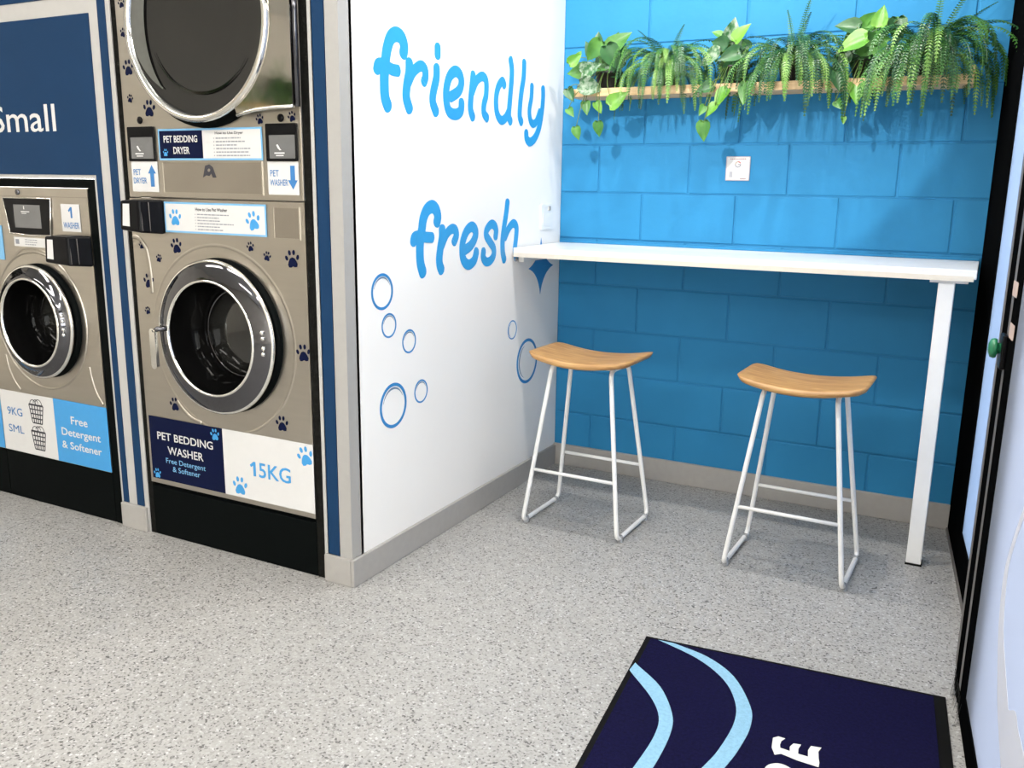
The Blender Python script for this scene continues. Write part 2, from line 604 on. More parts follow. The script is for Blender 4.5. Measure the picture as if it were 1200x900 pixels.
# ------------------------------------------------------------------ the room
flo = obj('floor', [(-4.2, -6.5, 0), (SFR(6.53, 0, -0.05).x, -6.5, 0), (SFR(0, 0, -0.05).x, 0.06, 0), (-4.2, 0.06, 0),
                    (-4.2, -6.5, -0.08), (SFR(6.53, 0, -0.05).x, -6.5, -0.08), (SFR(0, 0, -0.05).x, 0.06, -0.08), (-4.2, 0.06, -0.08)],
          [[0, 1, 2, 3], [7, 6, 5, 4], [0, 4, 5, 1], [1, 5, 6, 2], [2, 6, 7, 3], [3, 7, 4, 0]], FLOOR_M, struct=True)
tag(flo, 'pale grey speckled flake floor of the laundry')
o = box('ceiling', -4.2, 2.6, -6.5, 0.06, CEIL, CEIL + 0.08, CEIL_M, struct=True)
tag(o, 'plain white ceiling above the room')
o = box('wall_front', -4.2, 2.6, -6.6, -6.5, 0, CEIL, BEIGE_WALL, struct=True)
tag(o, 'plain beige wall behind the viewer')
o = box('wall_end', -4.3, -4.2, -6.5, -0.7, 0, CEIL, BEIGE_WALL, struct=True)
tag(o, 'plain beige wall at the far left end of the room')

# blue block wall: recessed painted joints, every block its own piece
wb = box('wall_back', -0.1, 1.80, 0.0025, 0.14, 0, CEIL, BLUE_JOINT, struct=True)
tag(wb, 'blue painted concrete block wall behind the counter')
random.seed(4)
block_mesh = {}
X0, Z0 = 0.5811, 0.2556
for j in range(-2, 13):
    z0, z1 = Z0 + 0.2 * j, Z0 + 0.2 * (j + 1)
    z0, z1 = max(z0, 0.0), min(z1, CEIL)
    if z1 - z0 < 0.03:
        continue
    start = (X0 - 0.8) if j % 2 else (X0 - 1.0)
    for i in range(8):
        a, b = start + 0.4 * i, start + 0.4 * (i + 1)
        a, b = max(a, 0.0), min(b, 1.785)
        if b - a < 0.02:
            continue
        d = random.uniform(-0.0012, 0.0012)
        box('block', a + 0.0034, b - 0.0034, d - 0.0015, 0.01, z0 + 0.0034, z1 - 0.0034, BLUE_PAINT, wb, bev=0.0035)

# white partition wall with the lettering
wl = box('wall_left', -0.10, 0.0, -D, 0.003, 0, CEIL, WHITE_WALL, struct=True)
tag(wl, 'white partition wall carrying the blue lettering')

# facade around the machines
FY0, FY1 = -D, -D + 0.06
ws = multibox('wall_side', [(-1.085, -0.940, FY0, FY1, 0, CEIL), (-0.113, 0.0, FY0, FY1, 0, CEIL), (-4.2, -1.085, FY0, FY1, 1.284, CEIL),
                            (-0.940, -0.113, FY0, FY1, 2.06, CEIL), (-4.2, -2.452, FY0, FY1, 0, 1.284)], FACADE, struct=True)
tag(ws, 'white facade panel around the laundry machines')
flat('blue_panel', [[(-2.44, 1.297), (-1.072, 1.297), (-1.072, 0.098), (-1.044, 0.098), (-1.044, 1.825), (-2.44, 1.825)]], FAC, 0, 0.003, PANEL_B, ws,
     label='dark blue sign panel')
flat('blue_panel', [rect(-2.44, -1.044, 1.882, 2.5)], FAC, 0, 0.003, PANEL_B, ws)
flat('blue_strip', [rect(-0.998, -0.961, 0.098, 2.6)], FAC, 0, 0.003, PANEL_B, ws)
flat('blue_strip', [rect(-0.094, -0.050, 0.096, 2.6)], FAC, 0, 0.003, PANEL_B, ws)
text('lettering', 'Small', -1.618, -1.258, 1.446, 1.541, FAC, 0.0035, LWHITE, ws, bold=0.006)
# corner bead
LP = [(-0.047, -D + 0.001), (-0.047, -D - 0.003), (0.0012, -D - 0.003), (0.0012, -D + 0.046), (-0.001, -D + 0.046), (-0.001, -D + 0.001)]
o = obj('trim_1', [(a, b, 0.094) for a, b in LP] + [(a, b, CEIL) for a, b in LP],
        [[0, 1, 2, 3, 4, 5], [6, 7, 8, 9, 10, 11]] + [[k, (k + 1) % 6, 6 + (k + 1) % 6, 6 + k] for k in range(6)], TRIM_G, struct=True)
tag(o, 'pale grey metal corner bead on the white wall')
# skirting
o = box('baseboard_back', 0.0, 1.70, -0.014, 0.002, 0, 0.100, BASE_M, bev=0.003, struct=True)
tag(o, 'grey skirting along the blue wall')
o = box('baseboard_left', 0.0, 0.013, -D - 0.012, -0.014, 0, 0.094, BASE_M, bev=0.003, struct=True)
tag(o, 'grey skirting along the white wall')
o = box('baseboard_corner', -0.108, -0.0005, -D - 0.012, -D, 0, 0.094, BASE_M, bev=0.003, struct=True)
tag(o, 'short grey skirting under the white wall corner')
o = box('baseboard_side', -1.080, -0.946, -D - 0.012, -D, 0, 0.096, BASE_M, bev=0.003, struct=True)
tag(o, 'short grey skirting under the striped pillar')
# black foam gap fillers beside the machines
for n_, (a, b, z0, z1), lab in (('trim_2', (-0.147, -0.1125, 0, 2.06), 'black foam gap strip right of the pet machines'),
                                ('trim_3', (-0.9405, -0.916, 0, 2.06), 'black foam gap strip left of the pet machines')):
    o = box(n_, a, b, -D + 0.004, -D + 0.05, z0, z1, FOAM, struct=True)
    tag(o, lab)
o = multibox('trim_4', [(-1.129, -1.086, -D + 0.004, -D + 0.05, 0, 1.283), (-2.45, -1.129, -D + 0.004, -D + 0.05, 1.251, 1.283), (-2.45, -2.408, -D + 0.004, -D + 0.05, 0, 1.251)], KICK, struct=True)
tag(o, 'black gap frame around the small washer')

# ------------------------------------------------------------------ storefront on the right
w1 = box('window_1', 0.0, 0.45, -0.05, 0.0, 0, CEIL, FRAME_B, xf=SXF, bev=0.004, struct=True)
tag(w1, 'black framed frosted shopfront glazing beside the blue wall')
box('bottom_rail', 0.45, 1.60, -0.05, 0.0, 0, 0.150, FRAME_B, w1, xf=SXF, bev=0.004)
box('bottom_rail', 3.30, 6.4, -0.05, 0.0, 0, 0.150, FRAME_B, w1, xf=SXF, bev=0.004)
box('top_rail', 0.45, 6.4, -0.05, 0.0, 2.45, CEIL, FRAME_B, w1, xf=SXF, bev=0.004)
box('glass_pane', 0.45, 1.50, -0.010, -0.004, 0.15, 2.45, FROST_D, w1, xf=SXF)
box('mullion', 1.50, 1.60, -0.05, 0.0, 0.15, 2.45, FRAME_B, w1, xf=SXF, bev=0.004)
box('glass_pane', 3.40, 6.30, -0.010, -0.004, 0.15, 2.45, CLEAR, w1, xf=SXF)
box('mullion', 3.30, 3.40, -0.05, 0.0, 0.15, 2.45, FRAME_B, w1, xf=SXF, bev=0.004)
box('floor_gasket', 0.02, 1.20, 0.0, 0.006, 0.0, 0.012, CHANNEL, w1, xf=SXF)

d1 = root('door_1', SFR(1.24, 0, 0.062), 'black framed sliding glass door with white swoosh', None)
d1['kind'] = 'structure'
box('stile', 1.385, 1.475, 0.022, 0.062, 0.012, 2.30, FRAME_B, d1, xf=SXF, bev=0.003)
box('edge_stile', 1.262, 1.352, 0.020, 0.0615, 0.012, 2.30, FRAME_B, d1, xf=SXF, bev=0.003)
box('pile_channel', 1.352, 1.385, 0.026, 0.0618, 0.065, 2.30, CHANNEL, d1, xf=SXF)
box('pile_channel', 1.228, 1.262, 0.026, 0.0618, 0.065, 2.30, CHANNEL, d1, xf=SXF)
box('bottom_rail', 1.475, 3.2, 0.022, 0.062, 0.012, 0.100, FRAME_B, d1, xf=SXF, bev=0.003)
box('top_rail', 1.475, 3.2, 0.022, 0.062, 2.20, 2.30, FRAME_B, d1, xf=SXF, bev=0.003)
box('end_stile', 3.2, 3.3, 0.022, 0.062, 0.012, 2.30, FRAME_B, d1, xf=SXF, bev=0.003)
box('glass_pane', 1.475, 3.2, 0.053, 0.059, 0.100, 2.20, FROST, d1, xf=SXF)
# floor brush under the leading edge
random.seed(9)
V, F = [], []
for i in range(46):
    s_ = random.uniform(1.235, 1.44); oo = random.uniform(0.056, 0.072)
    a = SFR(s_, 0.06, 0.062); b_ = SFR(s_ + random.uniform(-0.01, 0.03), 0.0005, oo)
    wv = SD * 0.0025
    k = len(V); V += [a - wv, a + wv, b_ + wv * 0.4, b_ - wv * 0.4]; F.append([k, k + 1, k + 2, k + 3])
br = obj('brush_seal', V, F, KICK, d1, fix=False); br['kind'] = 'stuff'
# swoosh vinyl
swl = [(1.90, 0.80), (1.847, 0.71), (1.789, 0.627), (1.744, 0.546), (1.745, 0.481), (1.771, 0.418), (1.828, 0.354), (1.879, 0.309), (1.943, 0.275), (1.993, 0.254), (2.1, 0.21)]
swr = [(1.915, 0.785), (1.861, 0.694), (1.818, 0.634), (1.781, 0.561), (1.791, 0.502), (1.825, 0.445), (1.892, 0.407), (1.962, 0.375), (1.983, 0.367), (2.042, 0.398), (2.084, 0.389), (2.156, 0.386), (2.3, 0.38)]
L_ = [(p.x, p.y) for p in catmull([(a, b, 0) for a, b in swl], 5)]
R_ = [(p.x, p.y) for p in catmull([(a, b, 0) for a, b in swr], 5)]
flat('white_swoosh', [L_ + R_[::-1]], SFR, 0.0592, 0.0006, SWOOSH, d1, label='white vinyl swoosh on the glass')
for zc, sc in ((1.072, 1.395), (0.98, 1.425)):
    flat('beige_sticker', [rrect(sc - 0.035, sc + 0.035, zc - 0.018, zc + 0.016, 0.006)], SFR, 0.0622, 0.001, SKIN_ST, d1)
box('button_box', 1.345, 1.395, 0.062, 0.074, 0.885, 0.965, BLACK, d1, xf=SXF, bev=0.004)
lathe('green_button', 1.37, 0.931, [(0.012, 0.074), (0.013, 0.080), (0.022, 0.082), (0.0235, 0.087), (0.021, 0.094), (0.011, 0.098)], GREEN, d1, n=24, pl=SFR)
# outside
o = obj('ground', [tuple(SFR(-1, -0.085, -0.06)), tuple(SFR(8, -0.085, -0.06)), tuple(SFR(8, -0.085, -7)), tuple(SFR(-1, -0.085, -7))], [[0, 1, 2, 3]], PAVE, struct=True)
tag(o, 'grey footpath outside the shopfront')

# ------------------------------------------------------------------ ceiling fittings
for i, (x, y) in enumerate(DOWN):
    r_ = root('downlight', (x, y, CEIL - 0.02), ['recessed downlight over the left end of the counter', 'recessed downlight over the right end of the counter'][i], 'ceiling light', 'downlights above the counter')
    CE = lambda u, v, o_: Vector((u, v, CEIL - o_))
    lathe('trim_ring', x, y, [(0.075, 0.0), (0.075, 0.006), (0.055, 0.012), (0.055, 0.002)], LAMP_M, r_, n=32, pl=CE, cap=False)
for i, (x, y, pw) in enumerate(PANELS):
    o = box('ceiling_panel_light', x - 0.6, x + 0.6, y - 0.16, y + 0.16, CEIL - 0.018, CEIL, LAMP_M, bev=0.004)
    tag(o, ['flat ceiling panel light nearest the pet machines', 'flat ceiling panel light near the glass door, added to brighten the white wall', 'flat ceiling panel light at the far left end',
            'flat ceiling panel light at the rear, left of the viewer', 'flat ceiling panel light at the rear by the shopfront'][i], 'ceiling light', 'ceiling panel lights')
sp = root('track_spotlight', (SPOT[0], SPOT[1], CEIL), 'small ceiling spotlight aimed at the blue wall', 'ceiling light')
dirv = (Vector(SPOT_AIM) - Vector(SPOT)).normalized()
c0 = Vector(SPOT) - dirv * 0.10
tube('lamp_can', [c0, c0 + dirv * 0.085], 0.035, LAMP_M, sp, n=20)
tube('lamp_stem', [c0 + dirv * 0.02, Vector((c0.x, c0.y + 0.02, CEIL))], 0.008, LAMP_M, sp)

# ------------------------------------------------------------------ machines
def fine_print(name, x0, x1, z0, z1, rows, mt, parent, off, seed=1, indent=True):
    rnd = random.Random(seed)
    P = []
    for i in range(rows):
        zc = z1 - (z1 - z0) * (i + 0.5) / rows
        h = (z1 - z0) / rows * 0.19
        x = x0
        if indent:
            P.append(ell(x0 - (x1 - x0) * 0.05, zc, h, h, 0, 6))
        end = x0 + (x1 - x0) * rnd.uniform(0.5, 1.0)
        while x < end:
            w = rnd.uniform(0.004, 0.016)
            P.append(rect(x, min(x + w, end), zc - h, zc + h))
            x += w + 0.0025
    return flat(name, P, FAC, off, 0.0003, mt, parent)


def washer_door(parent, cx, cz, R, ri, right_bolts=True, handle=True):
    lathe('gasket', cx + 0.006, cz + 0.002, [(R + 0.004, -0.004), (R + 0.003, 0.016), (R - 0.02, 0.020), (R - 0.02, 0.0)], KICK, parent, cap=False)
    ring = lathe('door', cx, cz, [(R - 0.012, 0.010), (R - 0.001, 0.022), (R, 0.030), (R - 0.006, 0.038), (R - 0.03, 0.046), (ri + 0.02, 0.054), (ri + 0.006, 0.057)], CHROME, parent, cap=False,
                 label='round chrome porthole door')
    lathe('rim_edge', cx, cz, [(R - 0.0005, 0.027), (R + 0.003, 0.032), (R - 0.002, 0.038), (R - 0.008, 0.038)], RIM, ring, cap=False)
    lathe('inner_rim', cx, cz, [(ri + 0.007, 0.056), (ri + 0.004, 0.061), (ri - 0.001, 0.060), (ri - 0.003, 0.052)], RIM, ring, cap=False)
    lathe('glass_bowl', cx, cz, [(ri - 0.002, 0.054), (ri - 0.012, 0.020), (ri - 0.024, -0.05), (ri - 0.034, -0.10)], BOWL, ring, cap=False)
    lathe('bowl_ring', cx, cz, [(ri - 0.034, -0.085), (ri - 0.038, -0.08), (ri - 0.042, -0.085)], CHROME, ring, cap=False)
    lathe('bowl_glass', cx, cz, [(ri - 0.034, -0.10), (ri - 0.045, -0.078), (ri * 0.55, -0.066), (ri * 0.3, -0.062)], BOWL2, ring)
    for i, dz in enumerate((0.040, 0.021, -0.011, -0.030)):
        a = R - 0.030
        lathe('hinge_bolt', cx + math.sqrt(a * a - dz * dz), cz + dz + 0.0, [(0.0075, 0.044), (0.0075, 0.051), (0.004, 0.054)], RIM, ring, n=12)
    if handle:
        hx = cx - ri - 0.035
        hd = tube('handle', [FAC(cx - ri - 0.002, cz + 0.020, 0.058), FAC(cx - ri - 0.03, cz + 0.018, 0.075), FAC(cx - R + 0.028, cz + 0.008, 0.085)], 0.009, CHROME, ring, n=10)
        flat('handle_lever', [rrect(cx - R + 0.014, cx - R + 0.040, cz - 0.118, cz + 0.020, 0.012)], FAC, 0.078, 0.012, RIM, ring)


def paper(name, poly, mt, parent, off=0.0015, th=0.001, **kw):
    return flat(name, [poly], FAC, off, th, mt, parent, **kw)


def ridge(parent, pts, r=0.006):
    P = catmull([FAC(a, b, -0.001) for a, b in pts], 8)
    V, F = tubegeo(P, r, 8)
    V = [Vector((v.x, -D - max(-0.002, (-D - v.y) * 0.55), v.z)) for v in V]
    return obj('pressed_ridge', V, F, STEEL, parent, smooth=True)


XL, XR = -0.915, -0.1475
# --- pet dryer (upper machine)
dr = root('tumble_dryer', ((XL + XR) / 2, -D + 0.3, 1.224), 'upper stainless steel pet bedding dryer stacked on the pet washer', 'dryer')
box('cabinet', XL, XR, -D, -D + 0.62, 1.2245, 2.055, STEEL, dr, bev=0.004)
dcx, dcz, dR = -0.530, 1.763, 0.302
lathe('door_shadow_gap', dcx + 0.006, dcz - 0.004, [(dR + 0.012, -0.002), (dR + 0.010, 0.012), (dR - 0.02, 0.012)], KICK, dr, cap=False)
# hinge plate with straight right edge
arc = [(dcx + (dR - 0.004) * math.cos(math.radians(a)), dcz + (dR - 0.004) * math.sin(math.radians(a))) for a in range(60, -66, -6)]
low = [(-0.372, 1.482), (-0.34, 1.489), (-0.30, 1.496), (-0.22, 1.501), (-0.150, 1.503)]
arc = [p for p in arc if p[1] > 1.495 or p[0] > -0.40]
plate = flat('door', [arc + low + [(-0.150, 2.03), (dcx + 0.151, 2.03)]], FAC, 0.012, 0.020, MIRROR, dr, label='polished steel door plate')
tube('plate_lip', [FAC(a, b - 0.002, 0.030) for a, b in low], 0.006, RIM, plate, n=8)
lathe('door_ring', dcx, dcz, [(dR - 0.002, 0.012), (dR, 0.034), (dR - 0.004, 0.042), (dR - 0.012, 0.045), (dR - 0.020, 0.042), (dR - 0.024, 0.030)], RIM, plate, cap=False)
lathe('door_glass', dcx, dcz, [(dR - 0.022, 0.030), (dR - 0.05, 0.026), (dR * 0.4, 0.024)], DRYGL, plate)
# drum edge seen through the glass, on its left
ringband('drum_band', dcx, dcz, dR - 0.085, dR - 0.024, FAC, 0.0315, 0.0006, DRUM, plate, a0=128, a1=232, n=40, taper=True)
ringband('drum_edge', dcx + 0.02, dcz + 0.01, dR - 0.082, dR - 0.074, FAC, 0.030, 0.0012, CHROME, plate, a0=205, a1=325, n=40, taper=True)
for xx, rr in ((-0.141, 0.008), (-0.156, 0.004)):
    tube('hinge_rod', [FAC(xx, 1.500, 0.020), FAC(xx, 2.03, 0.020)], rr, CHROME, dr, n=10)
for x, z in ((-0.835, 1.476), (-0.226, 1.471)):
    lathe('screw_plug', x, z, [(0.012, 0.0), (0.012, 0.003), (0.006, 0.005)], BLACK, dr, n=14)
for x0, x1, sx in ((-0.895, -0.770, 0.014), (-0.285, -0.164, 0.010)):
    dp = paper('display', rrect(x0, x1, 1.344, 1.455, 0.004), BLACK, dr, 0.0, 0.006)
    sc_ = paper('screen', rrect(x0 + 0.014, x1 - 0.006, 1.352, 1.421, 0.003), SCREEN, dp, 0.006, 0.0006)
    cxm = x0 + 0.052
    flat('icon', [[(cxm - 0.010, 1.392), (cxm - 0.004, 1.394), (cxm + 0.006, 1.380), (cxm + 0.010, 1.377), (cxm + 0.004, 1.376), (cxm - 0.004, 1.382)],
                  rect(cxm - 0.018, cxm + 0.022, 1.366, 1.370), rect(cxm - 0.012, cxm + 0.018, 1.359, 1.362)], FAC, 0.0068, 0.0003, LWHITE, dp)
lb = paper('instruction_label', rect(-0.753, -0.302, 1.347, 1.446), PALEB, dr)
flat('navy_half', [rect(-0.747, -0.553, 1.353, 1.440)], FAC, 0.0025, 0.0004, NAVY, lb)
flat('white_half', [rect(-0.553, -0.308, 1.353, 1.440)], FAC, 0.0025, 0.0004, LWHITE, lb)
text('lettering', 'PET BEDDING', -0.727, -0.575, 1.403, 1.425, FAC, 0.003, LWHITE, lb, bold=0.02)
text('lettering', 'DRYER', -0.685, -0.612, 1.367, 1.389, FAC, 0.003, LWHITE, lb, bold=0.02)
text('lettering', 'How to Use Dryer', -0.497, -0.378, 1.424, 1.4345, FAC, 0.003, TXT_DARK, lb, bold=0.015)
fine_print('fine_print', -0.495, -0.325, 1.356, 1.420, 6, TXT_GREY, lb, 0.003, 3)
paw('paw_print', -0.722, 1.372, 0.026, FAC, 0.003, LBLUE, lb)
ht = paper('hatch_panel', rect(-0.740, -0.312, 1.245, 1.340), STEEL_D, dr, 0.0, 0.002)
for p in (rect(-0.744, -0.308, 1.340, 1.344), rect(-0.744, -0.308, 1.241, 1.245), rect(-0.744, -0.740, 1.245, 1.340), rect(-0.312, -0.308, 1.245, 1.340)):
    flat('hatch_frame', [p], FAC, 0, 0.004, STEEL, ht)
flat('emblem', [[(-0.560, 1.293), (-0.548, 1.330), (-0.530, 1.334), (-0.516, 1.326), (-0.502, 1.293), (-0.517, 1.293), (-0.523, 1.306), (-0.532, 1.298), (-0.546, 1.300)],], FAC, 0.002, 0.001, TXT_DARK, ht)
flat('emblem_eye', [ell(-0.532, 1.316, 0.006, 0.005, 0.4, 10)], FAC, 0.003, 0.0004, STEEL_D, ht)
for body, x0, x1, arrow, up in ((('PET', 'DRYER'), -0.891, -0.766, -0.793, True), (('PET', 'WASHER'), -0.285, -0.163, -0.186, False)):
    st = paper('direction_sticker', rect(x0, x1, 1.244, 1.343), LWHITE, dr)
    text('lettering', body[0], x0 + 0.010, x0 + 0.045, 1.299, 1.318, FAC, 0.0027, TXT_MID, st, bold=0.01)
    text('lettering', body[1], x0 + 0.008, x0 + (0.072 if up else 0.080), 1.271, 1.290, FAC, 0.0027, TXT_MID, st, bold=0.01)
    A_ = [(-0.009, -0.035), (0.009, -0.035), (0.009, 0.008), (0.019, 0.008), (0.0, 0.036), (-0.019, 0.008), (-0.009, 0.008)]
    sg = 1 if up else -1
    flat('arrow', [[(arrow + a, 1.296 + sg * b) for a, b in A_]], FAC, 0.0027, 0.0004, TXT_MID, st)
for i, (x, z, s_) in enumerate([(-0.882, 1.845, 0.034), (-0.883, 1.754, 0.032), (-0.872, 1.645, 0.056), (-0.874, 1.547, 0.030), (-0.787, 1.514, 0.060), (-0.31, 1.47, 0.034), (-0.183, 1.475, 0.034)]):
    paw('paw_sticker', x, z, s_, FAC, 0.0005, NAVY, dr, rot=[0.2, -0.3, 0.1, -0.2, -0.05, 0.2, 0.3][i])

# --- pet washer (lower machine)
wa = root('washing_machine', ((XL + XR) / 2, -D + 0.3, 0), 'lower stainless steel pet bedding washer marked 15KG with navy paw prints', 'washer')
cabinet('cabinet', XL, XR, 0.204, 1.2225, -0.520, 0.776, 0.215, STEEL, wa)
box('kick_plate', XL, XR, -D + 0.001, -D + 0.6, 0.001, 0.190, KICK, wa, bev=0.003)
box('kick_recess', XL + 0.004, XR - 0.004, -D + 0.012, -D + 0.6, 0.1905, 0.2035, KICK, wa)
lathe('pressed_ring', -0.524, 0.760, [(0.325, -0.0005), (0.320, 0.0014), (0.316, 0.0014), (0.311, -0.0005)], STEEL, wa, cap=False, n=80)
ridge(wa, [(-0.912, 1.092), (-0.880, 1.085), (-0.852, 1.05), (-0.840, 0.98), (-0.838, 0.90)], 0.008)
ridge(wa, [(-0.752, 0.528), (-0.725, 0.500), (-0.69, 0.475), (-0.64, 0.462)], 0.008)
washer_door(wa, -0.520, 0.776, 0.256, 0.188)
lb = paper('instruction_label', rect(-0.748, -0.300, 1.113, 1.213), PALEB, wa)
flat('white_field', [rect(-0.742, -0.306, 1.119, 1.207)], FAC, 0.0025, 0.0004, LWHITE, lb)
text('lettering', 'How to Use Pet Washer', -0.603, -0.462, 1.186, 1.197, FAC, 0.003, TXT_DARK, lb, bold=0.015)
fine_print('fine_print', -0.597, -0.425, 1.122, 1.180, 6, TXT_GREY, lb, 0.003, 5)
paw('paw_print', -0.698, 1.164, 0.060, FAC, 0.003, LBLUE, lb, 0.0)
paw('paw_print', -0.355, 1.163, 0.066, FAC, 0.003, LBLUE, lb, 0.25)
cp = paper('coin_panel', rect(-0.269, -0.169, 1.112, 1.204), STEEL_D, wa, 0.0, 0.002)
for p in (rect(-0.272, -0.166, 1.204, 1.208), rect(-0.272, -0.166, 1.108, 1.112), rect(-0.272, -0.268, 1.112, 1.204), rect(-0.170, -0.166, 1.112, 1.204)):
    flat('coin_frame', [p], FAC, 0, 0.004, STEEL, cp)


def reader(parent, x0, x1, z0, z1, dp=0.075):
    V = [FAC(x0, z0 + 0.004, 0), FAC(x1, z0, 0), FAC(x1, z1, 0), FAC(x0, z1, 0),
         FAC(x0 - 0.004, z0 + 0.014, dp), FAC(x1 - 0.036, z0 + 0.006, dp), FAC(x1 - 0.036, z1, dp), FAC(x0 + 0.004, z1 - 0.004, dp)]
    bm = bmesh.new()
    vs = [bm.verts.new(v) for v in V]
    for f in ([0, 3, 2, 1], [4, 5, 6, 7], [0, 1, 5, 4], [1, 2, 6, 5], [2, 3, 7, 6], [3, 0, 4, 7]):
        bm.faces.new([vs[i] for i in f])
    bmesh.ops.bevel(bm, geom=bm.edges[:], offset=0.007, segments=3, affect='EDGES', profile=0.5)
    bm.verts.index_update()
    r = obj('card_reader', [v.co.copy() for v in bm.verts], [[v.index for v in f.verts] for f in bm.faces], BLACK, parent, label='black card reader box')
    bm.free()
    flat('white_label', [[(x0 + 0.012, z0 + 0.028), (x0 + 0.046, z0 + 0.026), (x0 + 0.050, z1 - 0.014), (x0 + 0.020, z1 - 0.014)]], FAC, dp + 0.0003, 0.0008, LWHITE, r)
    for q in (0.022, 0.004):
        tube('edge_highlight', [FAC(x1 - q - 0.010, z0 + 0.012, dp * (0.62 + q * 12)) , FAC(x1 - q - 0.012, z1 - 0.008, dp * (0.62 + q * 12))], 0.0014, CHANNEL, r, n=6)  # pale rods stand in for the highlights along the reader edges
    return r


reader(wa, -0.878, -0.750, 1.105, 1.219)
for i, (x, z, s_) in enumerate([(-0.872, 1.065, 0.030), (-0.705, 1.07, 0.056), (-0.792, 1.024, 0.030), (-0.85, 0.944, 0.056), (-0.867, 0.839, 0.030), (-0.374, 1.081, 0.034),
                                (-0.305, 1.054, 0.034), (-0.203, 1.051, 0.062), (-0.173, 0.757, 0.062), (-0.765, 0.515, 0.054), (-0.274, 0.512, 0.058)]):
    paw('paw_sticker', x, z, s_, FAC, 0.0005, NAVY, wa, rot=[0.1, 0.15, -0.2, 0.05, 0.3, 0.2, -0.2, 0.1, 0.1, 0.1, 0.05][i])
nl = paper('navy_label', rect(-0.902, -0.543, 0.222, 0.456), NAVY, wa)
text('lettering', 'PET BEDDING', -0.863, -0.590, 0.373, 0.402, FAC, 0.0028, LWHITE, nl, bold=0.012)
text('lettering', 'WASHER', -0.815, -0.639, 0.323, 0.353, FAC, 0.0028, LWHITE, nl, bold=0.012)
text('lettering', 'Free Detergent', -0.827, -0.632, 0.283, 0.308, FAC, 0.0028, PALEB, nl, bold=0.006)
text('lettering', '& Softener', -0.796, -0.660, 0.260, 0.280, FAC, 0.0028, PALEB, nl, bold=0.006)
paw('paw_print', -0.578, 0.431, 0.046, FAC, 0.0026, LBLUE, nl, 0.1)
paw('paw_print', -0.877, 0.243, 0.040, FAC, 0.0026, LBLUE, nl, 0.1)
wl_ = paper('white_label', rect(-0.543, XR + 0.001, 0.222, 0.457), LWHITE, wa)
flat('lettering', [[(-0.408, 0.309), (-0.397, 0.309), (-0.397, 0.360), (-0.406, 0.360), (-0.423, 0.347), (-0.418, 0.339), (-0.408, 0.346)]], FAC, 0.0028, 0.0004, LBLUE, wl_)
text('lettering', '5KG', -0.383, -0.244, 0.308, 0.361, FAC, 0.0028, LBLUE, wl_, bold=0.012)
paw('paw_print', -0.473, 0.265, 0.072, FAC, 0.0026, LBLUE, wl_, 0.0)
paw('paw_print', -0.180, 0.416, 0.072, FAC, 0.0026, LBLUE, wl_, 0.3)

# --- small washer on the left
sw = root('washing_machine', (-1.50, -D + 0.3, 0), 'smaller 9KG stainless steel washer below the Small sign', 'washer')
LXL, LXR = -1.7655, -1.130
cabinet('cabinet', LXL, LXR, 0.200, 1.2495, -1.447, 0.752, 0.185, STEEL, sw, 0.6)
box('kick_plate', -1.7665, -1.1295, -D + 0.002, -D + 0.6, 0.001, 0.1995, KICK, sw, bev=0.003)
flat('top_seam', [rect(LXL, LXR, 1.2165, 1.2195)], FAC, 0.0, 0.0006, STEEL_D, sw)
lathe('top_lock', -1.515, 1.232, [(0.010, 0.0), (0.010, 0.006), (0.004, 0.007)], CHROME, sw, n=16)
dpl = paper('display', [(-1.601, 1.209), (-1.331, 1.208), (-1.348, 1.081), (-1.46, 1.079), (-1.577, 1.083)], BLACK, sw, 0.0, 0.006)
tube('display_bezel', [FAC(a, b, 0.004) for a, b in [(-1.604, 1.212), (-1.328, 1.211), (-1.345, 1.078), (-1.46, 1.075), (-1.580, 1.079)]], 0.003, RIM, dpl, n=6, closed=True)
sc_ = paper('screen', rect(-1.543, -1.390, 1.102, 1.187), SCREEN, dpl, 0.006, 0.0006)
flat('screen_print', [rect(-1.50, -1.452, 1.160, 1.163), rect(-1.497, -1.470, 1.154, 1.156), rect(-1.484, -1.480, 1.170, 1.182)], FAC, 0.0068, 0.0003, LWHITE, dpl)
NUMST = ns = paper('number_sticker', rect(-1.277, -1.177, 1.097, 1.194), LWHITE, sw)
flat('lettering', [[(-1.226, 1.145), (-1.217, 1.145), (-1.217, 1.184), (-1.225, 1.184), (-1.238, 1.172), (-1.234, 1.166), (-1.226, 1.173)]], FAC, 0.0027, 0.0004, TXT_MID, ns)
text('lettering', 'WASHER', -1.269, -1.183, 1.108, 1.130, FAC, 0.0027, TXT_MID, ns, bold=0.01)
sl = paper('notice_label', rect(-1.564, -1.375, 1.032, 1.066), LWHITE, sw)
fine_print('fine_print', -1.50, -1.385, 1.036, 1.062, 3, TXT_GREY, sl, 0.0026, 8, False)
flat('notice_icon', [rect(-1.556, -1.535, 1.040, 1.058)], FAC, 0.0026, 0.0003, TXT_GREY, sl)
paper('pale_sticker', rect(-1.715, -1.634, 0.976, 1.106), PALEB, sw)
lathe('pressed_ring', -1.460, 0.751, [(0.267, -0.001), (0.264, 0.004), (0.260, 0.004), (0.256, -0.001)], STEEL, sw, cap=False, n=80)
ridge(sw, [(-1.205, 0.60), (-1.195, 0.55), (-1.175, 0.50), (-1.145, 0.462)], 0.007)
ridge(sw, [(-1.70, 0.60), (-1.69, 0.55), (-1.665, 0.50), (-1.63, 0.462)], 0.007)
ridge(sw, [(-1.58, 0.985), (-1.53, 1.018), (-1.47, 1.026), (-1.40, 1.016), (-1.33, 0.975)], 0.005)
washer_door(sw, -1.447, 0.752, 0.214, 0.163)
reader(sw, -1.287, -1.125, 0.975, 1.085)
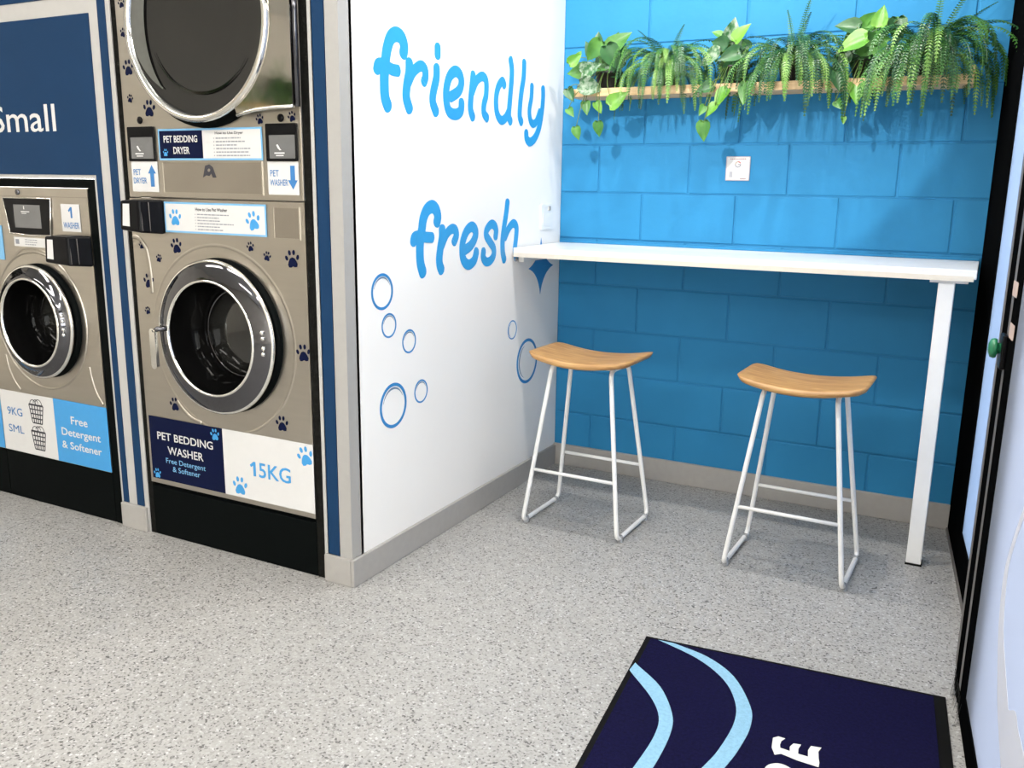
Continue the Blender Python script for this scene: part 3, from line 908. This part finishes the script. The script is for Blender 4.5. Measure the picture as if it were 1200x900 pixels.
wl2 = paper('white_label', rect(-1.763, -1.432, 0.202, 0.452), LWHITE, sw)
text('lettering', '9KG', -1.724, -1.630, 0.352, 0.385, FAC, 0.0028, TXT_MID, wl2, bold=0.006)
text('lettering', 'SML', -1.726, -1.630, 0.280, 0.312, FAC, 0.0028, TXT_MID, wl2, bold=0.0)
bl2 = paper('blue_label', rect(-1.432, LXR + 0.003, 0.202, 0.453), LBLUE, sw)
text('lettering', 'Free', -1.335, -1.240, 0.362, 0.394, FAC, 0.0028, LWHITE, bl2, bold=0.012)
text('lettering', 'Detergent', -1.396, -1.172, 0.303, 0.343, FAC, 0.0028, LWHITE, bl2, bold=0.012)
text('lettering', '& Softener', -1.400, -1.172, 0.260, 0.290, FAC, 0.0028, LWHITE, bl2, bold=0.012)


def basket(cx, cz, parent):
    P = []
    seg = lambda a, b, w: P.append([(a[0] - w, a[1] - w), (b[0] + w, b[1] - w), (b[0] + w, b[1] + w), (a[0] - w, a[1] + w)])
    def line(a, b, w=0.0016):
        d_ = Vector((b[0] - a[0], b[1] - a[1])); d_.normalize(); n_ = Vector((-d_.y, d_.x)) * w
        P.append([(a[0] + n_.x, a[1] + n_.y), (b[0] + n_.x, b[1] + n_.y), (b[0] - n_.x, b[1] - n_.y), (a[0] - n_.x, a[1] - n_.y)])
    for i in range(6):
        t = -1 + 2 * i / 5
        line((cx + t * 0.043, cz + 0.026), (cx + t * 0.029, cz - 0.048), 0.0024)
    for i in range(5):
        t = i / 4; w = 0.043 - 0.014 * t; z = cz + 0.026 - 0.074 * t
        line((cx - w, z), (cx + w, z), 0.0026 if i else 0.004)
    for a in range(0, 180, 20):
        for ox, oz, rr in ((-0.018, 0.028, 0.018), (0.016, 0.030, 0.020), (0.0, 0.034, 0.014)):
            p0 = (cx + ox + rr * math.cos(math.radians(a)), cz + oz + rr * math.sin(math.radians(a)))
            p1 = (cx + ox + rr * math.cos(math.radians(a + 20)), cz + oz + rr * math.sin(math.radians(a + 20)))
            line(p0, p1)
    return flat('basket_icon', P, FAC, 0.0026, 0.0003, TXT_DARK, parent)


basket(-1.540, 0.385, wl2)
basket(-1.541, 0.276, wl2)

# its neighbour, of which only the edge of the blue label shows at the picture's left border
nb = copy_tree(sw)
nb.location.x -= 0.640
nb['label'] = 'neighbouring washer cut off by the left border of the picture'
for ch in list(nb.children):
    if ch.data is NUMST.data:
        for g in list(ch.children):
            bpy.data.objects.remove(g, do_unlink=True)
        bpy.data.objects.remove(ch, do_unlink=True)
for o in (sw, nb):
    o['group'] = 'small washers under the blue sign'

# ------------------------------------------------------------------ wall lettering (y, z on the white wall)
WORD_FRIENDLY = [
  ('f', [(0.056, [(-1.216,1.684),(-1.211,1.706),(-1.225,1.73),(-1.255,1.736),(-1.284,1.721),(-1.302,1.69),(-1.312,1.657),(-1.319,1.622),(-1.321,1.573),(-1.318,1.542),(-1.304,1.517)]), (0.045, [(-1.359,1.619),(-1.349,1.637),(-1.312,1.637),(-1.278,1.629),(-1.246,1.629)])]),
  ('r', [(0.052, [(-1.183,1.66),(-1.185,1.63),(-1.198,1.589),(-1.202,1.552),(-1.185,1.519)]), (0.044, [(-1.189,1.6),(-1.16,1.636),(-1.119,1.658),(-1.093,1.65),(-1.09,1.627),(-1.1,1.61)])]),
  ('i', [(0.046, [(-1.014,1.73),(-1.014,1.704)]), (0.049, [(-1.021,1.663),(-1.023,1.63),(-1.042,1.583),(-1.046,1.551),(-1.026,1.521)])]),
  ('e', [(0.048, [(-0.931,1.578),(-0.88,1.601),(-0.86,1.629),(-0.868,1.656),(-0.9,1.666),(-0.937,1.646),(-0.959,1.605),(-0.96,1.563),(-0.943,1.53),(-0.903,1.522),(-0.865,1.536),(-0.858,1.566)])]),
  ('n', [(0.045, [(-0.778,1.668),(-0.785,1.629),(-0.793,1.586),(-0.795,1.547),(-0.779,1.521)]), (0.042, [(-0.784,1.608),(-0.754,1.649),(-0.713,1.669),(-0.683,1.656),(-0.682,1.608),(-0.698,1.572),(-0.698,1.542),(-0.673,1.525)])]),
  ('d', [(0.042, [(-0.54,1.655),(-0.557,1.668),(-0.589,1.644),(-0.606,1.598),(-0.597,1.549),(-0.564,1.525),(-0.529,1.536),(-0.504,1.561)]), (0.044, [(-0.492,1.753),(-0.48,1.713),(-0.486,1.654),(-0.495,1.598),(-0.501,1.547),(-0.486,1.525)])]),
  ('l', [(0.044, [(-0.377,1.757),(-0.38,1.701),(-0.397,1.644),(-0.408,1.587),(-0.409,1.549),(-0.393,1.529)])]),
  ('y', [(0.040, [(-0.305,1.675),(-0.309,1.628),(-0.324,1.584),(-0.317,1.546),(-0.293,1.529),(-0.26,1.54),(-0.229,1.581)]), (0.044, [(-0.202,1.674),(-0.2,1.637),(-0.209,1.583),(-0.23,1.522),(-0.268,1.476),(-0.313,1.456),(-0.344,1.467),(-0.35,1.491)])]),
]
WORD_FRESH = [
  ('f', [(0.056, [(-1.024,1.153),(-1.018,1.173),(-1.03,1.197),(-1.055,1.207),(-1.087,1.196),(-1.109,1.168),(-1.118,1.135),(-1.128,1.102),(-1.132,1.059),(-1.129,1.019),(-1.114,0.985)]), (0.046, [(-1.171,1.091),(-1.165,1.107),(-1.14,1.111),(-1.103,1.106),(-1.055,1.102)])]),
  ('r', [(0.052, [(-0.99,1.129),(-0.99,1.103),(-1.002,1.062),(-1.009,1.028),(-1.006,1.003),(-0.995,0.986)]), (0.044, [(-0.992,1.072),(-0.962,1.109),(-0.929,1.126),(-0.903,1.123),(-0.894,1.103),(-0.91,1.08)])]),
  ('e', [(0.048, [(-0.831,1.047),(-0.787,1.063),(-0.758,1.09),(-0.756,1.115),(-0.784,1.13),(-0.822,1.114),(-0.849,1.076),(-0.852,1.036),(-0.838,1.006),(-0.805,0.991),(-0.765,1.005),(-0.748,1.037)])]),
  ('s', [(0.043, [(-0.599,1.085),(-0.595,1.109),(-0.608,1.128),(-0.636,1.134),(-0.668,1.116),(-0.673,1.093),(-0.642,1.066),(-0.614,1.041),(-0.614,1.014),(-0.641,0.995),(-0.673,0.993),(-0.696,1.012),(-0.693,1.036)])]),
  ('h', [(0.044, [(-0.503,1.217),(-0.514,1.169),(-0.53,1.119),(-0.541,1.064),(-0.538,1.021),(-0.525,0.991)]), (0.042, [(-0.521,1.079),(-0.488,1.115),(-0.45,1.132),(-0.423,1.115),(-0.426,1.071),(-0.435,1.027),(-0.422,0.992)])]),
]
for wname, data, lab in (('friendly', WORD_FRIENDLY, 'sky blue brush lettering reading friendly on the white wall'),
                         ('fresh', WORD_FRESH, 'sky blue brush lettering reading fresh above the counter end')):
    ys = [p[0] for _, st in data for _, P in st for p in P]; zs = [p[1] for _, st in data for _, P in st for p in P]
    r_ = root('wall_lettering', (0.0, sum(ys) / len(ys), min(zs)), lab, 'lettering', 'blue words on the white wall')
    for ch, st in data:
        strokes('letter', st, WHT, 0.0002, 0.0008, VINYL, r_)

BUB = [(-1.351, 0.943, 0.059, 0.009, 'top', 'largest of the three upper blue bubbles, below the word fresh'),
       (-1.317, 0.829, 0.041, 0.006, 'top', 'middle of the three upper blue bubble rings on the white wall'),
       (-1.202, 0.760, 0.041, 0.006, 'top', 'lowest and rightmost of the three upper blue bubble rings'),
       (-1.299, 0.556, 0.077, 0.011, 'top', 'big blue bubble ring low beside the wall corner'),
       (-1.132, 0.572, 0.042, 0.006, 'top', 'small blue bubble ring right of the big low bubble'),
       (-0.447, 0.697, 0.040, 0.005, 'left', 'small thin bubble ring under the counter end'),
       (-0.305, 0.542, 0.098, 0.013, 'left', 'biggest blue bubble ring, behind the left stool seat')]
for y, z, r, w, side, lab in BUB:
    r_ = root('bubble_decal', (0, y, z - r), lab, 'wall decal', 'bubble rings on the white wall')
    ringband('ring', y, z, r - w, r, WHT, 0.0002, 0.0008, VINYL_D, r_)
    a0, a1 = (25, 165) if side == 'top' else (110, 250)
    ringband('highlight_arc', y, z, r * 0.72, r * 0.72 + w * 0.6, WHT, 0.0002, 0.0008, VINYL_S, r_, a0=a0, a1=a1, n=30, taper=True)
# four pointed star, partly hidden by the counter
cy, cz = -0.190, 0.938
P = []
for i, (ex, ez) in enumerate(((0, 0.125), (0.128, 0), (0, -0.118), (-0.118, 0))):
    nx = ((0.128, 0), (0, -0.118), (-0.118, 0), (0, 0.125))[i]
    mx, mz = (ex + nx[0]) * 0.19, (ez + nx[1]) * 0.19
    for j in range(8):
        t = j / 8
        a, b = (ex, ez), nx
        P.append((cy + a[0] * (1 - t) ** 2 + mx * 2 * t * (1 - t) + b[0] * t * t, cz + a[1] * (1 - t) ** 2 + mz * 2 * t * (1 - t) + b[1] * t * t))
o = flat('star_decal', [P], WHT, 0.0002, 0.0008, VINYL_D)
tag(o, 'blue four pointed star on the white wall under the counter', 'wall decal')
# outlet
r_ = root('power_outlet', (0, -0.145, 1.095), 'white power outlet plate on the white wall above the counter', 'power outlet')
flat('cover_plate', [rrect(-0.205, -0.088, 1.098, 1.205, 0.006)], WHT, 0.0, 0.006, PWHITE, r_)
flat('socket_face', [rrect(-0.190, -0.103, 1.115, 1.165, 0.004)], WHT, 0.006, 0.002, PWHITE, r_)
flat('rocker_switch', [rect(-0.135, -0.118, 1.178, 1.196)], WHT, 0.006, 0.004, TRIM_G, r_)

# ------------------------------------------------------------------ counter
ct = root('bar_counter', (0.85, -0.23, 0), 'long white bar counter with one square white leg along the blue wall', 'counter')
V = [(0.006, -0.003, 0), (1.684, -0.003, 0), (1.684, -0.46, 0), (0.006, -0.46, 0)]
top = box('counter_top', 0.006, 1.684, -0.460, -0.004, 1.006, 1.036, COUNTER, ct, bev=0.003)
box('edge_strip', 0.008, 1.676, -0.4606, -0.03, 0.999, 1.016, EDGE, ct, label='cream coloured lower edge strip')
box('upstand', 0.006, 1.684, -0.012, -0.0035, 1.036, 1.046, BLUE_PAINT, ct, bev=0.002, label='thin blue sealing strip at the wall')
box('mounting_plate', 1.548, 1.662, -0.445, -0.335, 0.990, 0.9985, PWHITE, ct, bev=0.001)
box('leg', 1.574, 1.624, -0.447, -0.397, 0.006, 0.990, PWHITE, ct, bev=0.004)
box('foot', 1.572, 1.626, -0.449, -0.395, 0.0, 0.006, BLACK, ct, bev=0.001)
box('wall_bracket', 0.0065, 0.03, -0.41, -0.05, 0.975, 0.9985, PWHITE, ct, bev=0.001)
lathe('bracket_screw', -0.425, 0.985, [(0.008, 0.0002), (0.008, 0.004), (0.004, 0.005)], TXT_GREY, ct, n=12, pl=WHT)

# ------------------------------------------------------------------ stools
st = root('bar_stool', (0, 0, 0), 'timber saddle seat bar stool with white legs beside the white wall', 'stool', 'bar stools at the counter')
W2, DP = 0.196, 0.158
TW, TD = 0.118, 0.085
RT = 0.0085
ZT = 0.628
for s in (-1, 1):
    L4 = [(s * W2, -DP, 0.0145), (s * W2, DP, 0.0145), (s * TW, TD, ZT), (s * TW, -TD, ZT)]
    fr = tube('side_frame', rounded(L4, 0.035, True, 6), RT, PWHITE, st, n=12, closed=True)
    for y in (-DP + 0.030, DP - 0.030):
        lathe('glide', s * W2, y, [(0.012, 0.0), (0.0125, 0.006), (0.0115, 0.018), (0.010, 0.0245)], GLIDE, st, n=16, pl=FLR)
zr = 0.222
for y in (-1, 1):
    k = (zr - 0.0145) / (ZT - 0.0145)
    xx = W2 + (TW - W2) * k; yy = DP + (TD - DP) * k
    tube('rung', [(-xx, y * yy, zr), (xx, y * yy, zr)], 0.0065, PWHITE, st, n=10)
for y in (-0.05, 0.05):
    tube('seat_bar', [(-TW, y, ZT), (TW, y, ZT)], 0.007, PWHITE, st, n=8)
# saddle seat
NX, NY = 28, 14
SL, SW_ = 0.208, 0.150
V, F = [], []
def seat_z(u, v):
    return 0.643 + 0.022 * abs(u) ** 2.0 - 0.005 * (v * v) * (1 - abs(u) ** 2)
def seat_xy(u, v):
    hw = SW_ * (1.03 - 0.07 * u * u)
    e = max(0.0, abs(u) - 0.80) / 0.20
    hw *= 1 - 0.13 * e ** 3
    ev = max(0.0, abs(v) - 0.6) / 0.4
    return (u * SL * (1 - 0.045 * ev ** 3), v * hw)
for k, th in ((0, 0.0), (1, -0.024)):
    for i in range(NX + 1):
        u = -1 + 2 * i / NX
        for j in range(NY + 1):
            v = -1 + 2 * j / NY
            x, y = seat_xy(u, v)
            ins = 1.0 if k == 0 else 0.965
            edge = 0.004 * (max(abs(u), abs(v)) > 0.99)
            V.append((x * ins, y * ins, seat_z(u, v) + th - (edge if k == 0 else -edge)))
n1 = (NX + 1) * (NY + 1)
ix = lambda k, i, j: k * n1 + i * (NY + 1) + j
for i in range(NX):
    for j in range(NY):
        F.append([ix(0, i, j), ix(0, i + 1, j), ix(0, i + 1, j + 1), ix(0, i, j + 1)])
        F.append([ix(1, i, j), ix(1, i, j + 1), ix(1, i + 1, j + 1), ix(1, i + 1, j)])
for i in range(NX):
    for j in (0, NY):
        F.append([ix(0, i, j), ix(0, i + 1, j), ix(1, i + 1, j), ix(1, i, j)])
for j in range(NY):
    for i in (0, NX):
        F.append([ix(0, i, j), ix(0, i, j + 1), ix(1, i, j + 1), ix(1, i, j)])
V = [(x, y, z + 0.014) for x, y, z in V]
obj('seat', V, F, SEATW, st, smooth=True, label='curved timber saddle seat')
st2 = copy_tree(st)
st.location = (0.430, -0.625, 0); st.rotation_euler = (0, 0, math.radians(-1.2))
st2.location = (1.218, -0.643, 0); st2.rotation_euler = (0, 0, math.radians(-1.6))
st2['label'] = 'timber saddle seat bar stool with white legs nearest the counter leg'

# ------------------------------------------------------------------ plant shelf and plants
sh = root('plant_shelf', (0.86, -0.09, 1.640), 'narrow pale timber shelf of plants on the blue wall', 'shelf')
box('front_board', 0.120, 1.585, -0.165, -0.150, 1.640, 1.672, SHELFW, sh, bev=0.002)
box('base_board', 0.120, 1.585, -0.150, -0.003, 1.640, 1.655, SHELFW, sh)
box('end_board', 0.105, 0.120, -0.165, -0.003, 1.640, 1.672, SHELFW, sh, bev=0.002)
box('end_board', 1.585, 1.600, -0.165, -0.003, 1.640, 1.700, SHELFW, sh, bev=0.002)


def pot(parent, x, y, r=0.055, h=0.085):
    lathe('pot', x, y, [(r * 0.75, 1.6555), (r * 0.98, 1.6555 + h * 0.9), (r * 1.04, 1.6555 + h * 0.9), (r * 1.04, 1.6555 + h), (r * 0.95, 1.6555 + h), (r * 0.93, 1.6555 + h * 0.88)], POT, parent, n=24, pl=FLR)


rnd = random.Random(21)


def frond(parent, base, az, elev, length, droop, mt, wid=0.0155, npin=30):
    """arching fern frond with paired leaflets"""
    p = Vector(base); th = elev
    pts = []; seg = 16
    for i in range(seg + 1):
        pts.append(p.copy())
        d_ = Vector((math.cos(az) * math.cos(th), math.sin(az) * math.cos(th), math.sin(th)))
        p = p + d_ * (length / seg)
        th = max(-1.5, th - droop * (0.5 + i / seg) / seg)
        if p.y > -0.012:
            p.y = -0.012
    V, F = [], []
    # stem
    sv, sf_ = tubegeo(pts, 0.0011, 4)
    V += sv; F += sf_
    for i in range(npin):
        t = 0.08 + 0.92 * (i + 0.5) / npin
        fi = min(t * seg, seg - 0.001); k = int(fi); fr = fi - k
        c = pts[k].lerp(pts[k + 1], fr)
        tg = (pts[k + 1] - pts[k]).normalized()
        side = tg.cross(Vector((0, 0, 1)))
        if side.length < 0.2:
            side = Vector((-math.sin(az), math.cos(az), 0))
        # blend towards facing the room so drooping fronds show their width
        side = (side.normalized() + Vector((1.0 if side.x >= 0 else -1.0, 0, 0)) * 0.8).normalized()
        L = wid * (math.sin(math.pi * min(1, t * 0.82 + 0.17)) ** 0.7 + 0.12)
        hw = length / npin * 0.27
        for s in (-1, 1):
            tip = c + side * s * L + tg * L * 0.45 + Vector((0, 0, -L * 0.25))
            md = c + side * s * L * 0.5 + tg * L * 0.18
            b = len(V)
            V += [c - tg * hw * 0.5, md - tg * hw + Vector((0, -0.0012, 0)), tip, md + tg * hw, c + tg * hw * 0.5]
            F.append([b, b + 1, b + 2, b + 3, b + 4])
    return obj('frond', V, F, mt, parent, fix=False)


def fern(x, y, label, n, lmin, lmax, spread, seed, extra=()):
    global rnd
    rnd = random.Random(seed)
    r_ = root('potted_fern', (x, y, 1.6555), label, 'plant', 'plants on the timber shelf')
    pot(r_, x, y, 0.055, 0.09)
    base = Vector((x, y, 1.735))
    for i in range(n):
        a = rnd.uniform(-math.pi * 1.06, math.pi * 0.06)     # mostly towards the room
        el = rnd.uniform(0.25, 1.2)
        ln = rnd.uniform(lmin, lmax)
        dr_ = rnd.uniform(2.6, 3.8)
        reach = math.cos(a) * ln * 0.62
        if x + reach > 1.675:
            ln *= max(0.45, (1.675 - x) / reach)
        m_ = rnd.choice([FERN_A, FERN_A, FERN_B, FERN_C, FERN_C])
        b = base + Vector((rnd.uniform(-0.03, 0.03), rnd.uniform(-0.025, 0.025), rnd.uniform(-0.02, 0.01)))
        frond(r_, b, a, el, ln * spread, dr_, m_)
    for az, el, ln, dr_, m_ in extra:
        frond(r_, base, az, el, ln, dr_, m_, 0.014)
    return r_


def leaf(parent, c, L, ang, mt, yaw=0.0, pitch=0.0, curl=0.25, wide=0.78):
    """heart shaped leaf facing the room; ang = direction of the tip in the wall plane"""
    prof = [(0.0, 0.0, 0.0), (-0.06, 0.26, 0.30), (0.10, 0.44, 0.44), (0.30, 0.47, 0.47), (0.52, 0.38, 0.38), (0.72, 0.24, 0.24), (0.88, 0.10, 0.10), (1.0, 0.0, 0.0)]
    V, F = [], []
    for a, w, _ in prof:
        bend = -curl * a * a * 0.5
        for s in (-1, -0.5, 0, 0.5, 1):
            V.append(Vector(((a if s else max(a, 0.04) if a < 0.9 else a) - 0.5, s * w * wide, bend + abs(s) * w * 0.32)))
    for i in range(len(prof) - 1):
        for j in range(4):
            F.append([i * 5 + j, (i + 1) * 5 + j, (i + 1) * 5 + j + 1, i * 5 + j + 1])
    R = Matrix.Rotation(yaw, 3, 'Z') @ Matrix.Rotation(pitch, 3, 'X') @ Matrix.Rotation(-ang, 3, 'Y') @ Matrix(((1, 0, 0), (0, 0, -1), (0, 1, 0)))
    P = [Vector(c) + R @ (v * L) for v in V]
    for p in P:
        if p.y > -0.006:
            p.y = -0.006
        if p.x < 0.006:
            p.x = 0.006
    o = obj('leaf', P, F, mt, parent, smooth=True, fix=False)
    return o


def pothos(x, y, label, leaves, seed):
    rn = random.Random(seed)
    r_ = root('potted_pothos', (x, y, 1.6555), label, 'plant', 'plants on the timber shelf')
    pot(r_, x, y, 0.055, 0.085)
    base = Vector((x, y, 1.735))
    mats = {'d': LEAF_D, 'm': LEAF_M, 'l': LEAF_L, 'v': LEAF_V}
    for lx, lz, L, ang, k in leaves:
        dep = rn.uniform(0.10, 0.215) if lz > 1.68 else rn.uniform(0.178, 0.205)
        if lz > 1.82:
            dep = rn.uniform(0.06, 0.16)
        c = Vector((lx, -dep, lz))
        # nudge so that the spot keeps its direction from the room at the new depth
        leaf(r_, c, L * 1.14, math.radians(ang), mats[k], rn.uniform(-0.5, 0.5), rn.uniform(-0.55, 0.25))
        a = math.radians(ang)
        foot = c + Vector((-math.cos(a), 0, -math.sin(a))) * L * 0.46
        foot.x = max(foot.x, 0.008)
        if lz < 1.66:
            over = Vector((base.x * 0.5 + foot.x * 0.5, -0.176, 1.690))
            mid = over * 0.4 + foot * 0.6 + Vector((0, -0.006, 0.01))
            path = [base, (base + over) / 2 + Vector((0, 0, 0.03)), over, mid, foot]
        else:
            path = [base, base * 0.45 + foot * 0.55 + Vector((0, 0, 0.02)), foot]
        tube('stem', catmull(path, 4), 0.0016, STEM, r_, n=5)
    # filler leaves around the crown
    for i in range(22):
        a = rn.uniform(0, 6.28)
        c = base + Vector((math.cos(a) * rn.uniform(0.01, 0.06), -rn.uniform(-0.02, 0.05), rn.uniform(-0.01, 0.09)))
        leaf(r_, c, rn.uniform(0.055, 0.08), rn.uniform(0, 6.28), mats[rn.choice('ddm')], rn.uniform(-0.7, 0.7), rn.uniform(-0.6, 0.4))
    return r_


P1 = [(0.118, 1.647, .056, -60, 'd'), (0.126, 1.577, .042, -50, 'm'), (0.187, 1.594, .052, -80, 'm'), (0.244, 1.594, .046, -60, 'l'), (0.335, 1.625, .080, 35, 'l'),
      (0.247, 1.510, .056, -88, 'm'), (0.156, 1.494, .050, -75, 'm'), (0.117, 1.746, .090, 185, 'm'), (0.099, 1.823, .030, 60, 'l'), (0.135, 1.788, .058, 40, 'l'),
      (0.215, 1.745, .080, 20, 'v'), (0.214, 1.675, .090, -15, 'v'), (0.252, 1.848, .100, 60, 'm'), (0.300, 1.852, .105, 40, 'm'), (0.196, 1.874, .055, 95, 'd'),
      (0.224, 1.810, .085, 230, 'm'), (0.303, 1.780, .095, -60, 'd'), (0.179, 1.829, .060, 120, 'd')]
P2 = [(0.758, 1.865, .085, 80, 'v'), (0.801, 1.853, .075, 50, 'l'), (0.697, 1.859, .040, 150, 'm'), (0.716, 1.819, .072, 165, 'd'), (0.683, 1.762, .092, 200, 'v'),
      (0.749, 1.706, .085, 240, 'd'), (0.677, 1.653, .064, 200, 'd'), (0.746, 1.613, .080, 250, 'l'), (0.712, 1.570, .056, 230, 'l'), (0.679, 1.571, .040, 240, 'm'),
      (0.690, 1.494, .068, -88, 'm'), (0.740, 1.799, .080, 110, 'l'), (0.772, 1.764, .075, 200, 'd'), (0.836, 1.632, .080, -90, 'm')]
P3 = [(1.158, 1.733, .084, 220, 'v'), (1.165, 1.663, .068, -80, 'd'), (1.230, 1.619, .076, -85, 'l'), (1.175, 1.580, .042, -45, 'm'), (1.195, 1.526, .026, -90, 'l'),
      (1.215, 1.745, .084, -95, 'd'), (1.188, 1.821, .084, 215, 'l'), (1.200, 1.783, .095, 200, 'l'), (1.240, 1.877, .080, 60, 'm'), (1.281, 1.883, .070, 85, 'l'),
      (1.292, 1.854, .090, 40, 'l'), (1.336, 1.834, .080, -85, 'd'), (1.171, 1.853, .075, 170, 'd'), (1.271, 1.790, .100, 10, 'm'), (1.309, 1.746, .070, -60, 'm'), (1.253, 1.828, .085, 230, 'm')]
pothos(0.245, -0.085, 'trailing heart leaf plant at the corner end of the shelf', P1, 3)
pothos(0.762, -0.085, 'trailing heart leaf plant between the two smaller ferns', P2, 5)
pothos(1.245, -0.085, 'trailing heart leaf plant beside the largest fern', P3, 7)
FERNS = []
FERNS.append(fern(0.495, -0.085, 'drooping green fern, first fern from the white wall', 96, 0.20, 0.36, 1.0, 31,
     [(-2.6, 1.1, 0.20, 0.6, FERN_C), (-0.6, 1.25, 0.19, 0.5, FERN_A)]))
FERNS.append(fern(0.985, -0.085, 'bushy green fern in the middle of the shelf', 106, 0.20, 0.38, 1.0, 33,
     [(-0.9, 1.30, 0.25, 0.35, FERN_A), (-1.9, 1.35, 0.20, 0.4, FERN_A), (-0.3, 1.4, 0.19, 0.3, FERN_C)]))
FERNS.append(fern(1.455, -0.090, 'largest drooping fern at the glass door end of the shelf', 128, 0.24, 0.43, 1.0, 37,
     [(-1.2, 1.45, 0.27, 0.25, FERN_A), (-0.5, 1.2, 0.28, 0.45, FERN_B), (-0.35, 0.9, 0.26, 0.6, FERN_A)]))

# the planted shelf on the far end wall, mirrored in the dryer door
o = box('plant_shelf', -4.197, -4.03, -6.35, -4.1, 1.92, 1.95, SHELFW, bev=0.002)
tag(o, 'timber shelf on the far end wall mirrored in the dryer door', 'shelf')
for i, (src, yy) in enumerate(((FERNS[2], -5.95), (FERNS[1], -5.20), (FERNS[0], -4.50))):
    c = copy_tree(src)
    c.location = (-4.10, yy, 1.9505); c.rotation_euler = (0, 0, math.pi / 2); c.scale = (1.25, 1.25, 1.25)
    tag(c, ['fern on the far end wall shelf, nearest the rear wall', 'middle fern on the far end wall shelf',
            'fern on the far end wall shelf, nearest the machines'][i], 'plant', 'ferns on the end wall shelf')

# ------------------------------------------------------------------ review sign
sg = root('review_sign', (0.782, -0.003, 1.312), 'small white square sign with a letter G on the blue wall', 'sign')
flat('sign_plate', [rrect(0.7335, 0.8305, 1.3125, 1.4075, 0.003)], BLU, 0.0026, 0.003, mat('sign_border', (0.38, 0.36, 0.40), 0.4, noise=0.02), sg)
flat('sign_face', [rect(0.737, 0.827, 1.316, 1.404)], BLU, 0.0056, 0.0005, LWHITE, sg)
flat('print_line', [rect(0.750 + i * 0.0065, 0.7545 + i * 0.0065, 1.396, 1.3995) for i in range(10)], BLU, 0.0061, 0.0003, mat('print_rose', (0.22, 0.09, 0.09), 0.5, noise=0.02), sg)
gl = [(24, 90, RED), (90, 180, mat('print_ochre', (0.38, 0.30, 0.22), 0.5, noise=0.02)), (180, 270, TXT_GREY), (270, 358, TXT_GREY)]
for a0, a1, m_ in gl:
    ringband('letter_g_arc', 0.782, 1.376, 0.0085, 0.0125, BLU, 0.0061, 0.0004, m_, sg, a0=a0, a1=a1, n=10)
flat('letter_g_bar', [rect(0.782, 0.7945, 1.3735, 1.3775)], BLU, 0.0061, 0.0005, TXT_GREY, sg)
flat('print_line', [rect(0.762 + i * 0.010, 0.769 + i * 0.010, 1.3545, 1.3565) for i in range(4)], BLU, 0.0061, 0.0003, mat('print_pale', (0.36, 0.36, 0.39), 0.5, noise=0.02), sg)
flat('phone_icon', [rrect(0.749, 0.762, 1.326, 1.348, 0.002)], BLU, 0.0061, 0.0003, MATS['print_pale'], sg)
flat('print_line', [rect(0.793, 0.817, 1.3195, 1.322)], BLU, 0.0061, 0.0003, MATS['print_rose'], sg)

# ------------------------------------------------------------------ door mat
MO = Vector((0.951, -1.393, 0)); MU = Vector((0.9957, 0.0925, 0)).normalized(); MV = Vector((MU.y, -MU.x, 0))
fm = root('door_mat', MO, 'navy carpet door mat with pale blue waves and white letters', 'mat')
MW, ML = 0.790, 1.15
mpl = lambda u, v, o_: MO + MU * u + MV * v + Vector((0, 0, o_))
flat('rubber_border', [rect(0, MW, 0, ML)], mpl, 0.0005, 0.0045, RUBBER, fm)
flat('pile', [rect(0.016, MW - 0.030, 0.016, ML - 0.02)], mpl, 0.005, 0.004, CARPET, fm)
S1L = [(0.975, -1.598), (0.987, -1.613), (1.068, -1.696), (1.115, -1.77), (1.131, -1.854), (1.129, -1.975), (1.12, -2.10)]
S1R = [(0.976, -1.556), (0.989, -1.568), (1.075, -1.639), (1.139, -1.74), (1.162, -1.822), (1.168, -1.953), (1.16, -2.09)]
S2L = [(0.991, -1.405), (1.119, -1.452), (1.213, -1.526), (1.267, -1.62), (1.285, -1.708), (1.281, -1.816), (1.268, -1.898), (1.23, -2.05)]
S2R = [(1.036, -1.402), (1.141, -1.429), (1.232, -1.496), (1.304, -1.616), (1.324, -1.702), (1.322, -1.793), (1.312, -1.874), (1.28, -2.04)]
for a_, b_ in ((S1L, S1R), (S2L, S2R)):
    l = [(p.x, p.y) for p in catmull([(p[0], p[1], 0) for p in a_], 5)]
    r = [(p.x, p.y) for p in catmull([(p[0], p[1], 0) for p in b_], 5)]
    flat('wave_stripe', [l + r[::-1]], FLR, 0.0088, 0.0006, CARPET_L, fm)
EL = [(1.387, -1.761), (1.382, -1.722), (1.392, -1.71), (1.408, -1.711), (1.402, -1.725), (1.402, -1.741), (1.405, -1.753), (1.427, -1.755), (1.424, -1.738), (1.429, -1.721), (1.446, -1.717), (1.443, -1.736), (1.446, -1.756), (1.468, -1.756), (1.464, -1.731), (1.467, -1.711), (1.49, -1.706), (1.486, -1.725), (1.491, -1.752), (1.495, -1.767), (1.496, -1.784), (1.473, -1.783), (1.448, -1.782), (1.428, -1.778), (1.411, -1.775), (1.399, -1.786), (1.393, -1.773)]
flat('letter', [EL], FLR, 0.0088, 0.0008, CARPET_W, fm)
# the next letter, almost wholly out of view: its rounded shoulder
RPL = lambda u, v, o_: Vector((1.392 + 0.110 * (1 - v) , -1.905 + u, o_)) + Vector((0.0, 0.0, 0))
strokes('letter', [(0.022, [(1.400, -1.905), (1.398, -1.860), (1.402, -1.835), (1.420, -1.822), (1.442, -1.832), (1.450, -1.860), (1.450, -1.905)]),
                   (0.020, [(1.495, -1.905), (1.400, -1.905)]), (0.020, [(1.450, -1.870), (1.470, -1.845), (1.498, -1.825)])], FLR, 0.0088, 0.0008, CARPET_W, fm)
